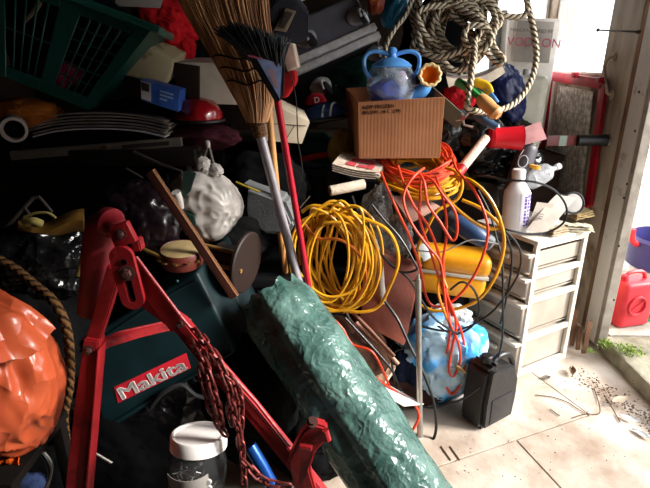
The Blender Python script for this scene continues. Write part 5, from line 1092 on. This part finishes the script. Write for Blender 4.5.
m = MB(); m.ring(q + V((0, 0, -.014)), V((0, 0, 1)), .098, .006, 30, 6, sx=1.05); m.build('brim', mat('black_rubber'), t)
bag('maroon_cloth', 'dark maroon cloth below the red helmet', 'cloth', P(195, 138, 2.0), (.17, .09, .055), mat('maroon', '#35121a', .85, bump=.3), seed=88)
t = thing('cream_carton', 'long cream cardboard carton with a dark tape line behind the broom handles', 'carton')
q = px([(268, 102, 2.1), (310, 122, 2.1), (302, 144, 2.08), (256, 140, 2.08)])
m = MB(); m.hexa(q, V((-.03, .18, .03)), .003); m.build('body', mat('cream_card', '#d8c8ae', .7), t)
m = MB(); m.tube([P(262, 123, 2.09), P(306, 126, 2.09)], .0018, 6); m.tube([P(284, 143, 2.08), P(294, 126, 2.08)], .0018, 6); m.build('seam', mat('dark_label'), t)
stick('lid_edge', 'cream lid edge above the cream carton', 'lid', [(262, 98, 2.14), (300, 116, 2.14)], .012, mat('cream_card'), n=0)
# ================================================================ middle left clutter
M_wbag = mat('white_carrier_film', '#c9c3bd', .35, kind='crinkle', bump=.35, bscale=12, bdist=.015, col2='#a39c96', scale=9)
t = thing('white_bag', 'knotted white plastic bag with dark green print behind the brown plank', 'bag')
kn = P(179, 200, 1.6); cb = P(205, 204, 1.72)
m = MB()
def wf(p, n):
    d = (n - V((-.75, -.55, .1)).normalized()).length; f_ = math.exp(-(d/.5)**2); ang = math.atan2(n.z, n.x + n.y)
    return p*(1 + .13*math.sin(ang*13 + 1.5*noise.noise(n*3))*math.exp(-(d/.8)**2) - .03*f_)
m.blob(cb, (.125, .1, .125), None, 6, .12, 1.8, .1, 91, wf, 3); body = m.build('filled_body', M_wbag, t, angle=70)
m = MB(); m.tube([kn + V((0, .01, -.03)), kn, kn + V((-.004, -.012, .03))], [.012, .015], 10, n=4); m.build('knot', mat('knot_white', '#cfc6bf', .4), t)
m = MB()
for k, (x0, y0, x1, y1) in enumerate([(196, 176, 212, 164), (212, 166, 220, 176), (206, 168, 200, 160)]): m.blob(P((x0+x1)/2, (y0+y1)/2, 1.7), (.024, .02, .024), None, 3, .3, 3, .3, k)
m.build('torn_ears', M_wbag, t)
for pts in ([(183, 172), (196, 173), (190, 192), (181, 198)], [(184, 212), (194, 216), (196, 226), (188, 226), (181, 218)]):
    m = MB(); m.prism(px([(x, y, 1.6 if y < 200 else 1.61) for x, y in pts]), V((0, .012, 0)), .002); m.build('green_print', mat('dark_green_print', '#1c3a33', .5), body)
bag('wine_bag', 'dark wine coloured bin bag left of the white bag', 'bag', P(140, 222, 1.62), (.13, .11, .13), mat('dark_wine_plastic', '#12090e', .3, kind='crinkle', bump=.5, bscale=10, bdist=.02), seed=92, ridge=.14)
t = thing('brown_plank', 'narrow brown wooden plank leaning diagonally in front of the white bag', 'plank')
a, b = P(149, 172, 1.46), P(234, 298, 1.46); ax = (b-a).normalized(); s = ax.cross(V((0, 1, 0))).normalized()*.0135
m = MB(); m.hexa([a-s, b-s, b+s, a+s], V((0, .02, 0)), .002); m.build('face', mat('reddish_wood', '#4c2218', .6, col2='#331710', scale=14, stretch=(1, 1, .3)), t)
m = MB(); m.hexa([a+s*1.0 + V((0, -.001, 0)), b+s*1.0 + V((0, -.001, 0)), b+s*.8 + V((0, -.001, 0)), a+s*.8 + V((0, -.001, 0))], V((0, .02, 0))); m.build('pale_edge', mat('pale_wood_edge', '#a5714e', .6), t)  # paler strip along one long edge
# brown cable reel
t = thing('cable_reel', 'empty brown cable reel with two ochre bars behind the plank', 'reel')
a = P(244, 262, 1.62); ax = V((.93, -.32, -.1)).normalized()
M_reel = mat('brown_reel', '#24140e', .6, scale=10)
m = MB(); m.lathe([(.02, 0), (.105, 0), (.11, .004), (.11, .012), (.105, .016), (.02, .016)], a, ax, 40); m.build('flange', M_reel, t)
m = MB(); m.lathe([(.05, -.1), (.05, 0)], a, ax, 24); m.build('core', M_reel, t)
for dy, dz in ((-.04, .045), (-.06, -.01)): m = MB(); m.tube([a + V((0, dy, dz)), a - ax*.2 + V((0, dy, dz))], .008, 10); m.build('bar', mat('ochre_bar', '#8d6a36', .5), t)
# tambourine
t = thing('tambourine', 'round tambourine with cream skin and red rim lying on the tool case', 'tambourine')
a = P(181, 249, 1.5); ax = V((.05, -.12, 1)).normalized()
m = MB(); m.lathe([(.062, -.002), (.064, 0), (.05, .003), (.001, .004)], a, ax, 36); m.build('skin', mat('cream_skin', '#b09a6e', .6, col2='#8a754e', scale=12), t)
m = MB(); m.lathe([(.066, -.05), (.068, -.045), (.068, -.004), (.064, .002), (.06, -.004), (.06, -.05)], a, ax, 36, cap=False); m.build('hoop', mat('red_brown_hoop', '#63281f', .5), t)
for k in range(7):
    q = -PI + PI*k/6; m = MB(); m.lathe([(.01, -.002), (.01, .002)], a - ax*.025 + V((math.cos(q)*.07, math.sin(q)*.07, 0)), ax, 12); m.build('jingle', mat('brass'), t)
cord('yellow_strap', 'dull yellow strap running from the red stand towards the tambourine', 'strap', [[(134, 244, 1.5), (150, 252, 1.48), (166, 258, 1.46), (200, 262, 1.47)]], .006, mat('dull_yellow_strap', '#8a6b2a', .7))
# grey folded jeans, dark bag with yellow edge
t = thing('grey_trousers', 'folded grey cloth with a yellow edge between the white bag and the broom handle', 'cloth')
m = MB(); m.prism(px([(238, 184, 1.9), (252, 190, 1.88), (284, 200, 1.86), (294, 224, 1.84), (288, 236, 1.84), (262, 234, 1.85), (246, 220, 1.87)]), V((.02, .12, .0)), .014); b_ = m.build('folded_cloth', mat('grey_denim', '#6d6f70', .9, bump=.3, bscale=120), t)
m = MB(); m.prism(px([(236, 184, 1.88), (248, 188, 1.87), (246, 222, 1.86), (238, 216, 1.87)]), V((.0, .05, .0)), .006); m.build('dark_panel', mat('charcoal_cloth'), b_)
m = MB(); m.tube(px([(236, 182, 1.88), (250, 188, 1.86), (260, 192, 1.86)]), .004, 6); m.build('yellow_trim', mat('yellow_trim', '#b79c2a', .7), b_)
bag('dark_cloth_fill', 'black cloth behind the folded grey cloth', 'cloth', P(262, 190, 2.1), (.2, .1, .16), mat('matt_black_cloth'), seed=93)
bag('dark_cloth_fill', 'black cloth wedged under the bench beside the white bag', 'cloth', P(215, 240, 1.9), (.22, .12, .14), mat('matt_black_cloth'), seed=94)
t = thing('chrome_fitting', 'small chrome fitting sticking up behind the white bag', 'fitting')
m = MB(); m.lathe([(.012, -.03), (.012, .0), (.016, .002), (.016, .018), (.01, .022)], P(226, 190, 1.8), V((0, -.2, 1)), 16); m.build('body', mat('chrome', '#b5b2ae', .2, .9), t)
m = MB(); m.tube(px([(226, 190, 1.8), (222, 200, 1.79), (224, 206, 1.79)]), .007, 8, n=4); m.build('spout', mat('chrome'), t)
t = thing('folding_tripod', 'grey metal folding tripod legs behind the white bag', 'tripod')
for p in ([(208, 146, 1.86), (200, 168, 1.84)], [(208, 146, 1.86), (186, 166, 1.86), (176, 176, 1.88)], [(209, 148, 1.86), (214, 166, 1.84)]):
    m = MB(); m.tube(px(p), .006, 8); m.build('leg', mat('dark_steel', '#77726c', .4, .6), t)
m = MB(); m.lathe([(.009, 0), (.01, .02), (.006, .024)], P(208, 147, 1.86), V((0, -.2, 1)), 12); m.build('tip', mat('pale_tip', '#b3aba3', .4), t)
stick('metal_rod', 'thin grey rod slanting behind the white bag', 'rod', [(134, 152, 1.8), (160, 164, 1.78), (182, 172, 1.76)], .006, mat('dark_steel'), n=0)
stick('metal_rod', 'short grey rod above the dark wine bag', 'rod', [(126, 168, 1.76), (143, 178, 1.76)], .004, mat('dark_steel'), n=0)
stick('metal_rod', 'silver rod below the thin hanging wire', 'rod', [(300, 208, 1.95), (310, 196, 1.95)], .003, mat('chrome'), n=0)
# gloves, easel rods, black plastic at far left
t = thing('easel_frame', 'folded grey metal frame leaning at the far left', 'frame')
m = MB(); m.tube(px([(6, 228, 1.5), (33, 198, 1.52)]), .006, 8); m.build('leg', mat('dark_steel'), t)
m = MB(); m.tube(px([(40, 198, 1.52), (52, 212, 1.5)]), .005, 8); m.tube(px([(25, 208, 1.51), (31, 216, 1.5)]), .004, 8); m.build('strut', mat('dark_steel'), t)
m = MB(); m.tube(px([(33, 198, 1.52), (40, 197, 1.52)]), .005, 8); m.build('hinge', mat('dark_steel'), t)
M_ylw = mat('ochre_leather', '#8a6420', .7, bump=.4, bscale=30, col2='#6b4a16', scale=10)
m = MB(); m.sheet(lambda u, v: P(18 + 66*u, 221 + 6*math.sin(u*5) - 6*u + (12 + 10*u)*v, 1.5 - .05*math.sin(v*PI)), 20, 8, .004); tag(m.build('ochre_cloth', M_ylw), 'ochre yellow cloth left of the red stand', 'cloth')
stick('pale_cord_roll', 'pale yellow roll on top of the ochre cloth', 'cloth', [(24, 222, 1.45), (34, 221, 1.44), (42, 224, 1.45)], .012, mat('pale_ochre', '#a8995a', .8))
cord('pale_strap', 'thin pale yellow strap arching over the ochre cloth', 'strap', [[(24, 217, 1.46), (36, 213, 1.46), (48, 213, 1.46), (56, 218, 1.46)]], .004, mat('pale_ochre'))
bag('black_plastic_bag', 'shiny black plastic bag behind the orange bag and the rope', 'bag', P(38, 262, 1.5), (.17, .1, .12), mat('shiny_black_bag', '#121214', .2, kind='crinkle', bump=.9, bscale=16, bdist=.03), seed=95, ridge=.2)
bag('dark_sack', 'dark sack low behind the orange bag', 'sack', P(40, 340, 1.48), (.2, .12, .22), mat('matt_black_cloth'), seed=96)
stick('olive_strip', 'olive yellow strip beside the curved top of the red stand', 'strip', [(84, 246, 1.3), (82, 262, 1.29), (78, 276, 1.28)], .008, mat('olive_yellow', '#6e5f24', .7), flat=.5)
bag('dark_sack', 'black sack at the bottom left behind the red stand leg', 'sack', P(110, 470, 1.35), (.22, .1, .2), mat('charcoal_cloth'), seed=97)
stick('grey_strip', 'thin grey strip lying in the dark right of the stand leg', 'strip', [(88, 449, 1.18), (112, 463, 1.18)], .004, mat('dark_steel'), n=0)
# ================================================================ light and camera
w = bpy.data.worlds.new('World'); bpy.context.scene.world = w; w.use_nodes = True
bg = w.node_tree.nodes['Background']; bg.inputs[0].default_value = (.92, .96, 1, 1); bg.inputs[1].default_value = 4.8
def portal(name, loc, size, rot):
    l = bpy.data.lights.new(name, 'AREA'); l.shape = 'RECTANGLE'; l.size, l.size_y = size; l.cycles.is_portal = True
    o = bpy.data.objects.new(name, l); C.objects.link(o); o.location = loc; o.rotation_euler = rot
portal('door_portal', (XW+.13, 1.4, 1.05), (2.05, 2.1), (0, math.radians(90), 0))
portal('window_portal', (XW+.13, 3.285, 1.83), (.74, .68), (0, math.radians(90), 0))
portal('back_window_portal', (1.1, 3.92, 1.82), (.9, .8), (math.radians(-90), 0, 0))
su = bpy.data.lights.new('sun', 'SUN'); su.energy = 9.5; su.angle = math.radians(16); su.color = (1, .95, .88)
so = bpy.data.objects.new('sun', su); C.objects.link(so)
sd = V((-.85, .14, -.47)).normalized(); so.rotation_euler = sd.to_track_quat('-Z', 'Y').to_euler()
cam = bpy.data.cameras.new('camera'); cam.lens = 36*F/650; cam.sensor_width = 36; cam.clip_start = .02
co = bpy.data.objects.new('camera', cam); C.objects.link(co); co.location = (0, 0, CAMH); co.rotation_euler = (math.radians(90) - PITCH, 0, 0)
sc = bpy.context.scene; sc.camera = co
sc.view_settings.view_transform = 'Standard'; sc.view_settings.look = 'None'; sc.view_settings.exposure = 0.0; sc.view_settings.gamma = 1; sc.view_settings.use_curve_mapping = False
sc.cycles.use_denoising = True; sc.cycles.max_bounces = 8; sc.cycles.diffuse_bounces = 3; sc.cycles.transparent_max_bounces = 12; sc.cycles.sample_clamp_indirect = 6; sc.cycles.use_light_tree = True
# ---- give every thing its origin at its base
bpy.context.view_layer.update()
for o in [x for x in C.objects if x.parent is None and x.type in ('MESH', 'EMPTY')]:
    desc = list(o.children_recursive); meshes = [x for x in [o] + desc if x.type == 'MESH']
    if not meshes or any(x.matrix_local != Matrix() for x in desc) and o.name.startswith('steel_chain'):
        if meshes:
            ps = [x.matrix_world.translation.copy() for x in meshes]; b0 = V((sum(p.x for p in ps)/len(ps), sum(p.y for p in ps)/len(ps), min(p.z for p in ps)))
            for x in desc: x.location = x.location - b0
            o.location = b0
        continue
    lo = V((1e9,)*3); hi = V((-1e9,)*3)
    for x in meshes:
        for v in x.data.vertices:
            for i in range(3): lo[i] = min(lo[i], v.co[i]); hi[i] = max(hi[i], v.co[i])
    b0 = V(((lo.x+hi.x)/2, (lo.y+hi.y)/2, lo.z))
    for x in meshes: x.data.transform(Matrix.Translation(-b0))
    o.location = b0
